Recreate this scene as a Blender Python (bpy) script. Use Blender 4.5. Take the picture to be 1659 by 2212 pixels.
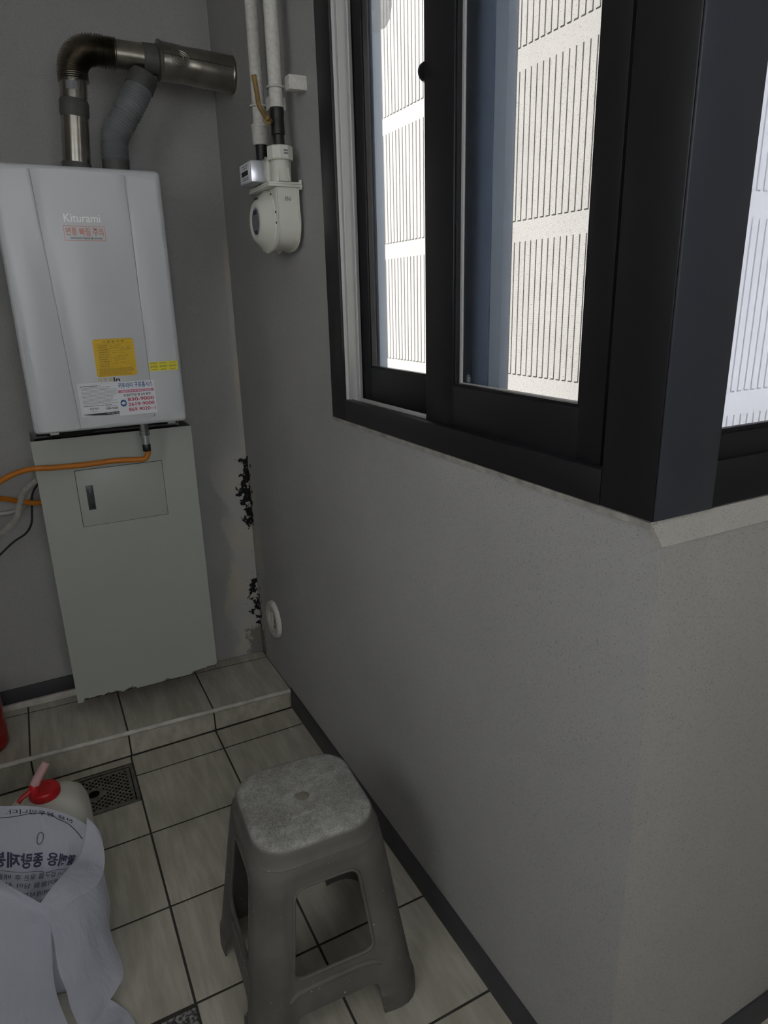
import bpy, bmesh, math, random
from mathutils import Vector, Matrix, noise
random.seed(7)
for o in list(bpy.data.objects): bpy.data.objects.remove(o)
SC = bpy.context.scene
COL = SC.collection
PI = math.pi

# ------------------------------------------------------------------ camera
W, H, F = 1659.0, 2212.0, 1461.8
HC = 1.51
YAW, PITCH, ROLL = 0.475626, -0.303902, -0.025359
_f = Vector((math.sin(YAW)*math.cos(PITCH), math.cos(YAW)*math.cos(PITCH), math.sin(PITCH)))
_r = _f.cross(Vector((0, 0, 1))).normalized()
_u = _r.cross(_f)
_c, _s = math.cos(ROLL), math.sin(ROLL)
RX, RY, RZ = _c*_r + _s*_u, -_s*_r + _c*_u, -_f
CAM = Vector((0, 0, HC))
cd = bpy.data.cameras.new('camera')
cam = bpy.data.objects.new('camera', cd); COL.objects.link(cam)
cd.sensor_fit = 'HORIZONTAL'; cd.sensor_width = 36.0; cd.lens = F/W*36.0
cd.clip_start = 0.02
m = Matrix((RX, RY, RZ)).transposed().to_4x4(); m.translation = CAM
cam.matrix_world = m
SC.camera = cam
def ray(px, py): return RX*((px-W/2)/F) + RY*(-(py-H/2)/F) - RZ
def ony(px, py, Y):
    d = ray(px, py); return CAM + d*(Y/d.y)
def onx(px, py, X):
    d = ray(px, py); return CAM + d*(X/d.x)
def onz(px, py, Z):
    d = ray(px, py); return CAM + d*((Z-HC)/d.z)

# ------------------------------------------------------------------ world, exposure
world = bpy.data.worlds.new('overcast_sky'); SC.world = world
world.use_nodes = True
bg = world.node_tree.nodes['Background']
bg.inputs[0].default_value = (0.97, 0.98, 1.0, 1); bg.inputs[1].default_value = 5.0
vs = SC.view_settings
vs.view_transform = 'Standard'; vs.look = 'None'; vs.exposure = 0.0; vs.gamma = 1.0; vs.use_curve_mapping = False

# ------------------------------------------------------------------ helpers
def tag(o, label=None, cat=None, group=None, kind=None):
    for k, v in (('label', label), ('category', cat), ('group', group), ('kind', kind)):
        if v: o[k] = v
    return o
def put(name, me, mat=None, parent=None, loc=None):
    o = bpy.data.objects.new(name, me); COL.objects.link(o)
    if mat is not None and me is not None and not me.materials: me.materials.append(mat)
    if parent is not None:
        o.parent = parent
        o.matrix_parent_inverse = Matrix.Translation(-world_loc(parent))
    if loc is not None: o.location = loc
    return o
WL = {}
def world_loc(o): return WL.get(o.name, Vector((0, 0, 0)))
def thing(name, loc, label, cat, group=None):
    o = bpy.data.objects.new(name, None); COL.objects.link(o)
    o.location = loc; o.empty_display_size = .05; WL[o.name] = Vector(loc)
    return tag(o, label, cat, group)
def fin(bm, name='mesh', smooth=None):
    bmesh.ops.recalc_face_normals(bm, faces=bm.faces)
    me = bpy.data.meshes.new(name); bm.to_mesh(me); bm.free()
    if smooth is not None:
        for p in me.polygons: p.use_smooth = True
        me.set_sharp_from_angle(angle=math.radians(smooth))
    return me
def B(): return bmesh.new()
def box(bm, x0, x1, y0, y1, z0, z1, bev=0, seg=2):
    r = bmesh.ops.create_cube(bm, size=1)
    vs_ = r['verts']
    for v in vs_:
        v.co = Vector(((x0+x1)/2+v.co.x*(x1-x0), (y0+y1)/2+v.co.y*(y1-y0), (z0+z1)/2+v.co.z*(z1-z0)))
    if bev:
        es = list({e for v in vs_ for e in v.link_edges})
        bmesh.ops.bevel(bm, geom=es, offset=bev, segments=seg, profile=.5, affect='EDGES')
    return bm
def boxm(*a, **k):
    s = k.pop('smooth', 40 if (len(a) > 6 and a[6]) or k.get('bev') else None)
    return fin(box(B(), *a, **k), smooth=s)
def frames(path):
    pts = [Vector(p) for p in path]; n = len(pts)
    T = [((pts[min(i+1, n-1)]-pts[max(i-1, 0)]).normalized()) for i in range(n)]
    a = Vector((0, 0, 1)) if abs(T[0].z) < .9 else Vector((1, 0, 0))
    N = (a - T[0]*a.dot(T[0])).normalized(); out = []
    for i in range(n):
        N = (N - T[i]*N.dot(T[i])).normalized()
        out.append((pts[i], N, T[i].cross(N)))
    return out
def tube(bm, path, rad, n=20, cap=True):
    fr = frames(path); rings = []
    for i, (p, a, b) in enumerate(fr):
        r = rad(i/(len(fr)-1)) if callable(rad) else (rad[i] if isinstance(rad, (list, tuple)) else rad)
        rings.append([bm.verts.new(p + (a*math.cos(2*PI*k/n)+b*math.sin(2*PI*k/n))*r) for k in range(n)])
    for i in range(len(rings)-1):
        for k in range(n):
            bm.faces.new((rings[i][k], rings[i][(k+1) % n], rings[i+1][(k+1) % n], rings[i+1][k]))
    if cap:
        bm.faces.new(rings[0]); bm.faces.new(rings[-1])
    return bm
def tubem(path, rad, n=20, smooth=45, cap=True): return fin(tube(B(), path, rad, n, cap), smooth=smooth)
def lathe(bm, prof, origin, axis=Vector((0, 0, 1)), n=32):
    """prof: list of (radius, distance along axis)"""
    axis = Vector(axis).normalized(); o = Vector(origin)
    a = Vector((0, 0, 1)) if abs(axis.z) < .9 else Vector((1, 0, 0))
    u = (a-axis*a.dot(axis)).normalized(); w = axis.cross(u); rings = []
    for r, h in prof:
        if r < 1e-6: rings.append([bm.verts.new(o+axis*h)])
        else: rings.append([bm.verts.new(o+axis*h+(u*math.cos(2*PI*k/n)+w*math.sin(2*PI*k/n))*r) for k in range(n)])
    for A, C in zip(rings, rings[1:]):
        for k in range(n):
            k2 = (k+1) % n
            if len(A) == 1 and len(C) == 1: continue
            if len(A) == 1: bm.faces.new((A[0], C[k2], C[k]))
            elif len(C) == 1: bm.faces.new((A[k], A[k2], C[0]))
            else: bm.faces.new((A[k], A[k2], C[k2], C[k]))
    return bm
def lathem(prof, origin, axis=(0, 0, 1), n=32, smooth=40): return fin(lathe(B(), prof, origin, Vector(axis), n), smooth=smooth)
def prism(bm, pts, vec):
    a = [bm.verts.new(Vector(p)) for p in pts]; b = [bm.verts.new(Vector(p)+Vector(vec)) for p in pts]
    n = len(a); bm.faces.new(a); bm.faces.new(b[::-1])
    for i in range(n): bm.faces.new((a[i], b[i], b[(i+1) % n], a[(i+1) % n]))
    return bm
def prismm(pts, vec, bev=0, smooth=40):
    bm = prism(B(), pts, vec)
    if bev: bmesh.ops.bevel(bm, geom=list(bm.edges), offset=bev, segments=2, profile=.5, affect='EDGES')
    return fin(bm, smooth=smooth)
def cr(P, t):
    n = len(P)-1; x = min(max(t, 0), 1)*n; i = min(int(x), n-1); s = x-i
    g = lambda k: P[k] if 0 <= k <= n else (P[0]*2-P[1] if k < 0 else P[n]*2-P[n-1])
    a, b, c, d = g(i-1), g(i), g(i+1), g(i+2)
    return (b*2 + (c-a)*s + (a*2-b*5+c*4-d)*s*s + (b*3-a-c*3+d)*s**3)*.5
def spline(pts, n): 
    P = [Vector(p) for p in pts]; return [cr(P, i/n) for i in range(n+1)]
def rrect(w, h, r, n=6):
    out = []
    for sx, sy, a0 in ((1, 1, 0), (-1, 1, 90), (-1, -1, 180), (1, -1, 270)):
        for k in range(n+1):
            a = math.radians(a0+90*k/n); out.append((sx*(w/2-r)+r*math.cos(a), sy*(h/2-r)+r*math.sin(a)))
    return out
def text_mesh(s, width=None, height=None, bold=0.0, ext=0.00015):
    cu = bpy.data.curves.new('lettering', 'FONT'); cu.body = s; cu.size = 1; cu.align_x = 'CENTER'; cu.align_y = 'CENTER'
    cu.offset = bold; cu.resolution_u = 3
    o = bpy.data.objects.new('tmp', cu); COL.objects.link(o)
    dg = bpy.context.evaluated_depsgraph_get(); dg.update()
    me = bpy.data.meshes.new_from_object(o.evaluated_get(dg))
    bpy.data.objects.remove(o); bpy.data.curves.remove(cu)
    xs = [v.co.x for v in me.vertices]; ys = [v.co.y for v in me.vertices]
    cx_, cy_ = (min(xs)+max(xs))/2, (min(ys)+max(ys))/2
    w, h = max(xs)-min(xs), max(ys)-min(ys)
    sx = width/w if width else None; sy = height/h if height else None
    sx = sx or sy; sy = sy or sx
    for v in me.vertices: v.co = Vector(((v.co.x-cx_)*sx, (v.co.y-cy_)*sy, 0))
    return me
def text_on(parent, s, mat, c, u, v, width=None, height=None, bold=0.0, off=.0006, name='lettering'):
    """flat lettering centred at c, reading along u, up v"""
    me = text_mesh(s, width, height, bold); u = Vector(u).normalized(); v = Vector(v).normalized(); n = u.cross(v)
    for p in me.vertices: p.co = Vector(c)+u*p.co.x+v*p.co.y+n*off
    me.materials.clear()
    return put(name, me, mat, parent)
def apply_mods(o):
    dg = bpy.context.evaluated_depsgraph_get(); dg.update()
    return bpy.data.meshes.new_from_object(o.evaluated_get(dg))

# ------------------------------------------------------------------ materials
def srgb(r, g, b): return tuple((c/255/12.92 if c/255 <= .04045 else ((c/255+.055)/1.055)**2.4) for c in (r, g, b))
def mat(name, col, rough=.5, metal=0.0, var=0.0, vscale=8.0, bump=0.0, bscale=200.0, spec=.5, col2=None, stretch=(1, 1, 1)):
    m = bpy.data.materials.new(name); m.use_nodes = True; nt = m.node_tree; bs = nt.nodes['Principled BSDF']
    bs.inputs['Roughness'].default_value = rough; bs.inputs['Metallic'].default_value = metal
    bs.inputs['Specular IOR Level'].default_value = spec
    tc = nt.nodes.new('ShaderNodeTexCoord'); mp = nt.nodes.new('ShaderNodeMapping'); mp.inputs['Scale'].default_value = stretch
    nt.links.new(tc.outputs['Object'], mp.inputs['Vector'])
    if var:
        nz = nt.nodes.new('ShaderNodeTexNoise'); nz.inputs['Scale'].default_value = vscale; nz.inputs['Detail'].default_value = 6
        nt.links.new(mp.outputs[0], nz.inputs['Vector'])
        rp = nt.nodes.new('ShaderNodeValToRGB'); rp.color_ramp.elements[0].position = .3; rp.color_ramp.elements[1].position = .7
        c2 = col2 or tuple(c*(1-var) for c in col)
        rp.color_ramp.elements[0].color = (*c2, 1); rp.color_ramp.elements[1].color = (*col, 1)
        nt.links.new(nz.outputs['Fac'], rp.inputs[0]); nt.links.new(rp.outputs[0], bs.inputs['Base Color'])
    else: bs.inputs['Base Color'].default_value = (*col, 1)
    if bump:
        n2 = nt.nodes.new('ShaderNodeTexNoise'); n2.inputs['Scale'].default_value = bscale; n2.inputs['Detail'].default_value = 3
        bp = nt.nodes.new('ShaderNodeBump'); bp.inputs['Strength'].default_value = bump; bp.inputs['Distance'].default_value = .002
        nt.links.new(mp.outputs[0], n2.inputs['Vector'])
        nt.links.new(n2.outputs['Fac'], bp.inputs['Height']); nt.links.new(bp.outputs[0], bs.inputs['Normal'])
    return m
class NT:
    def __init__(s, m): s.nt = m.node_tree
    def n(s, t, **k):
        nd = s.nt.nodes.new('ShaderNode'+t)
        for a, b in k.items():
            if a.startswith('i_'):
                key = a[2:].replace('_', ' ')
                nd.inputs[int(key) if key.isdigit() else key].default_value = b
            else: setattr(nd, a, b)
        return nd
    def l(s, a, b): s.nt.links.new(a, b)
    def math(s, op, a, b=None, c=None, clamp=False):
        nd = s.nt.nodes.new('ShaderNodeMath'); nd.operation = op; nd.use_clamp = clamp
        for i, v in enumerate((a, b, c)):
            if v is None: continue
            if isinstance(v, (int, float)): nd.inputs[i].default_value = v
            else: s.l(v, nd.inputs[i])
        return nd.outputs[0]
    def noise(s, vec, scale, detail=4, rough=.5):
        nd = s.n('TexNoise'); nd.inputs['Scale'].default_value = scale; nd.inputs['Detail'].default_value = detail; nd.inputs['Roughness'].default_value = rough
        s.l(vec, nd.inputs['Vector']); return nd.outputs['Fac']
    def smooth(s, v, a, b):
        nd = s.n('MapRange'); nd.interpolation_type = 'SMOOTHSTEP'; s.l(v, nd.inputs[0])
        nd.inputs[1].default_value = a; nd.inputs[2].default_value = b
        return nd.outputs[0]
    def mix(s, f, a, b):
        nd = s.n('Mix', data_type='RGBA')
        if isinstance(f, (int, float)): nd.inputs[0].default_value = f
        else: s.l(f, nd.inputs[0])
        for i, v in ((6, a), (7, b)):
            if isinstance(v, tuple): nd.inputs[i].default_value = (*v[:3], 1)
            else: s.l(v, nd.inputs[i])
        return nd.outputs[2]

def wall_mat(name, base, patch=False):
    """grainy sprayed paint; optionally the smooth bare patch and flaking along the back corner"""
    m = bpy.data.materials.new(name); m.use_nodes = True; t = NT(m); bs = m.node_tree.nodes['Principled BSDF']
    g = t.n('NewGeometry'); pos = g.outputs['Position']
    cl = t.smooth(t.noise(pos, 2.2, 5), .35, .7)
    big = t.smooth(t.noise(pos, 14, 4), .3, .75)
    sp = t.smooth(t.noise(pos, 430, 2, .6), .59, .70)
    sp2 = t.smooth(t.noise(pos, 800, 1, .5), .44, .62)
    sp3 = t.smooth(t.noise(pos, 170, 3, .6), .63, .72)
    c = t.mix(cl, tuple(v*.92 for v in base), base)
    c = t.mix(t.math('MULTIPLY', big, .10), c, tuple(v*.75 for v in base))
    grain = t.math('ADD', t.math('MULTIPLY', sp, .62), t.math('MULTIPLY', sp3, .28), clamp=True)
    fine = t.math('MULTIPLY', sp2, .14)
    dark = tuple(v*.42 for v in base)
    hgt = t.math('SUBTRACT', t.math('MULTIPLY', sp2, .6), sp)
    if patch:
        s = t.n('SeparateXYZ'); t.l(pos, s.inputs[0]); X, Y, Z = s.outputs
        edge = t.noise(pos, 5.5, 4, .55)
        # distance from the room corner along either wall
        dc = t.math('ADD', t.math('SUBTRACT', .7175, X), t.math('SUBTRACT', 2.567, Y))
        lim = t.math('MULTIPLY_ADD', edge, .30, -.035)
        inz = t.math('MULTIPLY', t.smooth(Z, .93, .90), t.smooth(Z, .16, .20))
        zz = t.smooth(t.math('ADD', Z, t.math('MULTIPLY', edge, .25)), 1.10, 1.04)
        pm = t.math('MULTIPLY', t.smooth(t.math('SUBTRACT', lim, dc), -.004, .004), zz)
        bead = t.math('MULTIPLY', t.smooth(dc, .022, .016), t.smooth(Z, 1.75, 1.70))
        bare = t.math('MAXIMUM', pm, bead)
        c0 = t.mix(t.math('ADD', grain, fine, clamp=True), c, dark)
        yel = t.mix(t.smooth(t.noise(pos, 9, 3), .4, .65), tuple(v*.92 for v in base), (base[0]*1.02, base[1]*.97, base[2]*.82))
        c1 = t.mix(bare, c0, yel)
        fl = t.noise(pos, 38, 5, .65)
        near = t.smooth(dc, .075, .0)
        fz = t.math('ADD', t.math('MULTIPLY', t.smooth(Z, .62, .70), t.smooth(Z, .96, .90)),
                    t.math('ADD', t.math('MULTIPLY', t.math('MULTIPLY', t.smooth(Z, .18, .24), t.smooth(Z, .46, .38)), .42), .28), clamp=True)
        fm = t.math('MULTIPLY', near, fz)
        flake = t.math('MULTIPLY', t.smooth(t.math('ADD', fl, t.math('MULTIPLY', fm, .30)), .70, .72), t.math('MULTIPLY', t.smooth(fm, .12, .2), t.smooth(Z, 1.0, .95)))
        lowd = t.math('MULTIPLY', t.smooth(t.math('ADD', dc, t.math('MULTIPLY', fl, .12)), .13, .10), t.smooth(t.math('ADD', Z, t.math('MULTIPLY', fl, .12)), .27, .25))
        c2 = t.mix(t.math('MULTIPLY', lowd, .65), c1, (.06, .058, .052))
        col = t.mix(flake, c2, (.012, .012, .013))
        hgt = t.math('MULTIPLY', hgt, t.math('SUBTRACT', 1.0, bare))
        hgt = t.math('SUBTRACT', hgt, t.math('MULTIPLY', flake, 1.2))
    else:
        col = t.mix(t.math('ADD', grain, fine, clamp=True), c, dark)
    t.l(col, bs.inputs['Base Color']); bs.inputs['Roughness'].default_value = .85; bs.inputs['Specular IOR Level'].default_value = .2
    bp = t.n('Bump'); bp.inputs['Strength'].default_value = .55; bp.inputs['Distance'].default_value = .0012
    t.l(hgt, bp.inputs['Height']); t.l(bp.outputs[0], bs.inputs['Normal'])
    return m
def glass_mat(name, tint=(.97, .975, .975), veil=0.0):
    m = bpy.data.materials.new(name); m.use_nodes = True; t = NT(m); nt = m.node_tree
    out = nt.nodes['Material Output']; nt.nodes.remove(nt.nodes['Principled BSDF'])
    tr = t.n('BsdfTransparent'); tr.inputs[0].default_value = (*tint, 1)
    gl = t.n('BsdfGlossy'); gl.inputs['Roughness'].default_value = .02
    lw = t.n('LayerWeight'); lw.inputs[0].default_value = .5          # same from either face of the pane
    fr = t.math('MULTIPLY_ADD', t.math('POWER', lw.outputs['Facing'], 5.0), .5, .03)
    mx = t.n('MixShader'); t.l(fr, mx.inputs[0]); t.l(tr.outputs[0], mx.inputs[1]); t.l(gl.outputs[0], mx.inputs[2]); o = mx.outputs[0]
    if veil:
        tl = t.n('BsdfTranslucent'); tl.inputs[0].default_value = (.90, .93, 1.0, 1)
        m2 = t.n('MixShader'); m2.inputs[0].default_value = veil; t.l(o, m2.inputs[1]); t.l(tl.outputs[0], m2.inputs[2]); o = m2.outputs[0]
    t.l(o, out.inputs[0]); return m
def sheet_mat(name, col, tcol, fac, var=0, vscale=6, clear=0.0):
    """thin sheet: diffuse on the lit side, translucent from behind"""
    m = bpy.data.materials.new(name); m.use_nodes = True; t = NT(m); nt = m.node_tree
    out = nt.nodes['Material Output']; nt.nodes.remove(nt.nodes['Principled BSDF'])
    d = t.n('BsdfDiffuse'); d.inputs[0].default_value = (*col, 1)
    tl = t.n('BsdfTranslucent'); tl.inputs[0].default_value = (*tcol, 1)
    if var:
        g = t.n('NewGeometry'); f = t.smooth(t.noise(g.outputs['Position'], vscale, 5), .35, .65)
        t.l(t.mix(f, tuple(c*(1-var) for c in tcol), tcol), tl.inputs[0])
    mx = t.n('MixShader'); mx.inputs[0].default_value = fac; t.l(d.outputs[0], mx.inputs[1]); t.l(tl.outputs[0], mx.inputs[2]); o = mx.outputs[0]
    if clear:
        tr = t.n('BsdfTransparent'); m2 = t.n('MixShader'); m2.inputs[0].default_value = clear; t.l(o, m2.inputs[1]); t.l(tr.outputs[0], m2.inputs[2]); o = m2.outputs[0]
    t.l(o, out.inputs[0]); return m
def crinkle(m):
    t = NT(m); g = t.n('NewGeometry'); nz = t.n('TexNoise'); nz.inputs['Scale'].default_value = 9; nz.inputs['Detail'].default_value = 6; nz.inputs['Distortion'].default_value = .5
    mp = t.n('Mapping'); mp.inputs['Scale'].default_value = (2.4, 2.4, .6); t.l(g.outputs['Position'], mp.inputs['Vector']); t.l(mp.outputs[0], nz.inputs['Vector'])
    bp = t.n('Bump'); bp.inputs['Strength'].default_value = .9; bp.inputs['Distance'].default_value = .012; t.l(nz.outputs['Fac'], bp.inputs['Height'])
    for nd in m.node_tree.nodes:
        if nd.type in ('BSDF_DIFFUSE', 'BSDF_TRANSLUCENT'): t.l(bp.outputs[0], nd.inputs['Normal'])
def mesh_screen_mat():
    m = bpy.data.materials.new('insect_mesh'); m.use_nodes = True; t = NT(m); nt = m.node_tree
    out = nt.nodes['Material Output']; nt.nodes.remove(nt.nodes['Principled BSDF'])
    g = t.n('NewGeometry'); s = t.n('SeparateXYZ'); t.l(g.outputs['Position'], s.inputs[0])
    def wires(v):
        fr = t.math('FRACT', t.math('MULTIPLY', v, 1/.0016)); return t.math('LESS_THAN', fr, .16)
    w = t.math('MAXIMUM', wires(s.outputs[1]), wires(s.outputs[2]))
    dirt = t.smooth(t.noise(g.outputs['Position'], 330, 2, .6), .62, .70)
    w = t.math('MAXIMUM', t.math('MULTIPLY', w, .40), t.math('MULTIPLY', dirt, .28))
    d = t.n('BsdfDiffuse'); d.inputs[0].default_value = (.16, .16, .15, 1); tr = t.n('BsdfTransparent')
    mx = t.n('MixShader'); t.l(w, mx.inputs[0]); t.l(tr.outputs[0], mx.inputs[1]); t.l(d.outputs[0], mx.inputs[2])
    t.l(mx.outputs[0], out.inputs[0]); return m
def tile_mat():
    m = bpy.data.materials.new('beige_ceramic_tile'); m.use_nodes = True; t = NT(m); bs = m.node_tree.nodes['Principled BSDF']
    g = t.n('NewGeometry'); oi = t.n('ObjectInfo')
    mp = t.n('Mapping'); mp.inputs['Scale'].default_value = (16, 2.2, 8); t.l(g.outputs['Position'], mp.inputs['Vector'])
    streak = t.smooth(t.noise(mp.outputs[0], 2.2, 5, .6), .35, .7)
    a = srgb(198, 193, 179); b = srgb(172, 167, 152)
    c = t.mix(streak, b, a)
    c = t.mix(t.math('MULTIPLY', oi.outputs['Random'], .16), c, srgb(150, 146, 131))
    sc_ = t.smooth(t.noise(g.outputs['Position'], 60, 4, .65), .69, .74)
    c = t.mix(t.math('MULTIPLY', sc_, .5), c, srgb(84, 80, 70))
    dirt = t.smooth(t.noise(g.outputs['Position'], 3.1, 5), .45, .75)
    c = t.mix(t.math('MULTIPLY', dirt, .28), c, srgb(110, 106, 92))
    t.l(c, bs.inputs['Base Color']); bs.inputs['Roughness'].default_value = .42; bs.inputs['Specular IOR Level'].default_value = .35
    return m
def speck_mat(name, a, b, scale, lo, hi, rough=.6):
    m = bpy.data.materials.new(name); m.use_nodes = True; t = NT(m); bs = m.node_tree.nodes['Principled BSDF']
    g = t.n('NewGeometry'); t.l(t.mix(t.smooth(t.noise(g.outputs['Position'], scale, 4, .6), lo, hi), a, b), bs.inputs['Base Color'])
    bs.inputs['Roughness'].default_value = rough; return m
def stool_mat():
    m = bpy.data.materials.new('worn_grey_plastic'); m.use_nodes = True; t = NT(m); bs = m.node_tree.nodes['Principled BSDF']
    g = t.n('NewGeometry'); p = g.outputs['Position']; s = t.n('SeparateXYZ'); t.l(p, s.inputs[0])
    base = t.mix(t.smooth(t.noise(p, 9, 5), .35, .7), srgb(88, 85, 81), srgb(103, 100, 95))
    # chalky wear on the seat
    up = t.smooth(s.outputs[2], .461, .472)
    w1 = t.smooth(t.noise(p, 22, 8, .75), .40, .70)
    w2 = t.smooth(t.noise(p, 380, 4, .7), .42, .66)
    wear = t.math('MULTIPLY', up, t.math('ADD', t.math('ADD', t.math('MULTIPLY', w1, .36), .12), t.math('MULTIPLY', w2, .34), clamp=True))
    c = t.mix(wear, base, srgb(200, 200, 195))
    mp = t.n('Mapping'); mp.inputs['Rotation'].default_value = (0, 0, .6); mp.inputs['Scale'].default_value = (3, 90, 3); t.l(p, mp.inputs['Vector'])
    scr = t.math('MULTIPLY', t.smooth(t.noise(mp.outputs[0], 1.2, 2), .72, .76), up)
    mp2 = t.n('Mapping'); mp2.inputs['Rotation'].default_value = (0, 0, -.9); mp2.inputs['Scale'].default_value = (4, 80, 3); t.l(p, mp2.inputs['Vector'])
    scr2 = t.math('MULTIPLY', t.smooth(t.noise(mp2.outputs[0], 1.2, 2), .72, .76), up)
    c = t.mix(t.math('MULTIPLY', t.math('MAXIMUM', scr, scr2), .5), c, srgb(190, 190, 186))
    dots = t.smooth(t.noise(p, 130, 1, .5), .775, .79)
    c = t.mix(dots, c, srgb(205, 205, 200))
    t.l(c, bs.inputs['Base Color']); bs.inputs['Roughness'].default_value = .6
    bp = t.n('Bump'); bp.inputs['Strength'].default_value = .15; bp.inputs['Distance'].default_value = .001
    t.l(t.noise(p, 220, 3), bp.inputs['Height']); t.l(bp.outputs[0], bs.inputs['Normal'])
    return m

M = {}
WALLC = srgb(176, 173, 167)
M['wall'] = wall_mat('grainy_grey_wall_paint', WALLC)
M['wallp'] = wall_mat('grainy_wall_paint_flaking_in_corner', srgb(178, 177, 175), True)
M['sill'] = wall_mat('rough_sill_mortar', srgb(184, 180, 172))
M['ceil'] = mat('ceiling_white', srgb(215, 214, 210), .8)
M['tile'] = tile_mat()
M['grout'] = mat('dark_grout', srgb(62, 60, 54), .9, var=.3, vscale=30)
M['mortar'] = mat('mortar', srgb(168, 165, 157), .9, var=.45, vscale=35, bump=.6, bscale=120)
M['bead'] = mat('pale_edge_trim', srgb(214, 210, 200), .6, var=.3, vscale=25)
M['base'] = mat('blue_grey_rubber_base', srgb(62, 63, 68), .5, var=.15, vscale=12)
M['gran'] = speck_mat('speckled_granite', srgb(60, 60, 60), srgb(170, 170, 168), 150, .42, .62)
M['frame'] = mat('charcoal_window_film', srgb(25, 25, 28), .42, var=.12, vscale=20, bump=.05, bscale=400)
M['frame_lit'] = mat('charcoal_lit_face', srgb(54, 56, 64), .4, var=.08, vscale=20)  # frame charcoal made lighter: light on the post's front painted in
M['pvc'] = mat('pale_grey_pvc', srgb(186, 186, 184), .4)
M['outpvc'] = mat('blue_grey_pvc', srgb(156, 166, 180), .35)
M['outdark'] = mat('slate_blue_pvc', srgb(104, 117, 138), .35)
M['gasket'] = mat('black_gasket', (.006, .006, .008), .35)
M['glass'] = glass_mat('window_glass')
M['glass2'] = glass_mat('hazy_window_glass', tint=(.90, .93, 1.0), veil=.30)
M['screen'] = mesh_screen_mat()
M['panel'] = sheet_mat('white_plastic_privacy_panel', (.78, .77, .74), (.665, .645, .618), .85, var=.06, vscale=3)
M['slat'] = sheet_mat('white_plastic_louvre', (.70, .69, .66), (.60, .59, .57), .7)
M['film'] = sheet_mat('grey_blue_film', (.50, .54, .58), (.34, .37, .40), .75, clear=.5)
M['white'] = mat('white_enamel', srgb(208, 210, 213), .32, var=.05, vscale=3)
M['cream'] = mat('off_white_sheet_steel', srgb(174, 177, 170), .38, var=.04, vscale=3)
M['dark'] = mat('dark_interior', (.012, .012, .012), .8)
M['groove'] = mat('shadow_gap_grey', srgb(120, 122, 124), .6)
M['latch'] = mat('dark_grey_latch', srgb(70, 72, 74), .35)
M['rust'] = mat('rust_edge', srgb(48, 34, 26), .9, var=.5, vscale=60)
def steel(name, c, r, var):
    return mat(name, c, r, 1.0, var=var, vscale=14, bump=.04, bscale=60)
M['steel'] = steel('stained_stainless_steel', (.58, .55, .49), .20, .40)
M['steel2'] = steel('browned_stainless_steel', (.50, .465, .40), .28, .45)
M['band'] = mat('grey_tape', srgb(84, 84, 82), .6, var=.3, vscale=30)
M['flex'] = mat('grey_flexible_hose', srgb(128, 130, 132), .5, var=.15, vscale=20)
M['gas'] = mat('speckled_white_pipe_paint', srgb(214, 212, 205), .6, var=.22, vscale=110)
M['meter'] = mat('cream_meter_enamel', srgb(214, 214, 203), .45, var=.06, vscale=20)
M['blacktape'] = mat('black_tape', (.012, .012, .012), .45, bump=.5, bscale=40)
M['brass'] = mat('yellowed_lever', srgb(140, 112, 60), .5, var=.4, vscale=60)
M['orange'] = mat('orange_rubber_hose', srgb(196, 118, 30), .5, var=.12, vscale=25)
M['galv'] = mat('galvanised_fitting', (.42, .42, .42), .35, 1.0, var=.3, vscale=50)
M['cable'] = mat('black_cable', (.02, .02, .02), .5)
M['corr'] = mat('pale_corrugated_conduit', srgb(176, 174, 166), .5, var=.2, vscale=30)
M['red'] = mat('red_enamel', srgb(150, 14, 20), .3, var=.2, vscale=8)
M['redcap'] = mat('red_plastic', srgb(176, 24, 30), .35)
M['spout'] = sheet_mat('clear_pink_spout', (.80, .55, .55), (.75, .45, .45), .4, clear=.25)
M['jug'] = sheet_mat('milky_polyethylene', (.78, .77, .70), (.7, .7, .62), .35)
M['bag'] = sheet_mat('thin_white_polythene', (.70, .72, .82), (.60, .62, .71), .42, clear=.12)
crinkle(M['bag'])
M['ink'] = mat('navy_ink', srgb(42, 40, 72), .6)
M['inkg'] = mat('grey_ink', srgb(96, 98, 110), .6)
M['grate'] = mat('dull_steel_grate', (.30, .29, .26), .38, 1.0, var=.4, vscale=40)
M['stool'] = stool_mat()
M['yellow'] = mat('yellow_label', srgb(228, 186, 22), .5, var=.06, vscale=30)
M['lemon'] = mat('lemon_label', srgb(232, 220, 60), .5)
M['paper'] = mat('white_label', srgb(226, 228, 232), .45)
M['black'] = mat('black_print', (.02, .02, .02), .5)
M['brown'] = mat('brown_print', srgb(120, 90, 20), .5)
M['redp'] = mat('faded_red_print', srgb(214, 128, 112), .5)
M['crim'] = mat('crimson_print', srgb(186, 24, 70), .5)
M['blue'] = mat('blue_print', srgb(20, 84, 150), .5)
M['pink'] = mat('pink_print', srgb(206, 120, 150), .5)
M['ochre'] = mat('ochre_print', srgb(190, 160, 100), .5)
M['logo'] = mat('bright_white_print', (.95, .95, .95), .3)
M['greyp'] = mat('grey_print', srgb(120, 122, 126), .5)
M['chrome'] = mat('chrome', (.70, .71, .76), .32, 1.0)

# ================================================================== ROOM
XW, YB, YR, YF = .7175, 2.567, .585, .60          # right wall, back wall, return wall
ZT = 2.60; XL, YREAR, XR = -1.05, -1.55, 2.3
WZ0, WZ1 = 1.215, 2.42                    # window band
def struct(name, me, m, label=None): return tag(put(name, me, m), label or '', None, None, 'structure')

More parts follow.
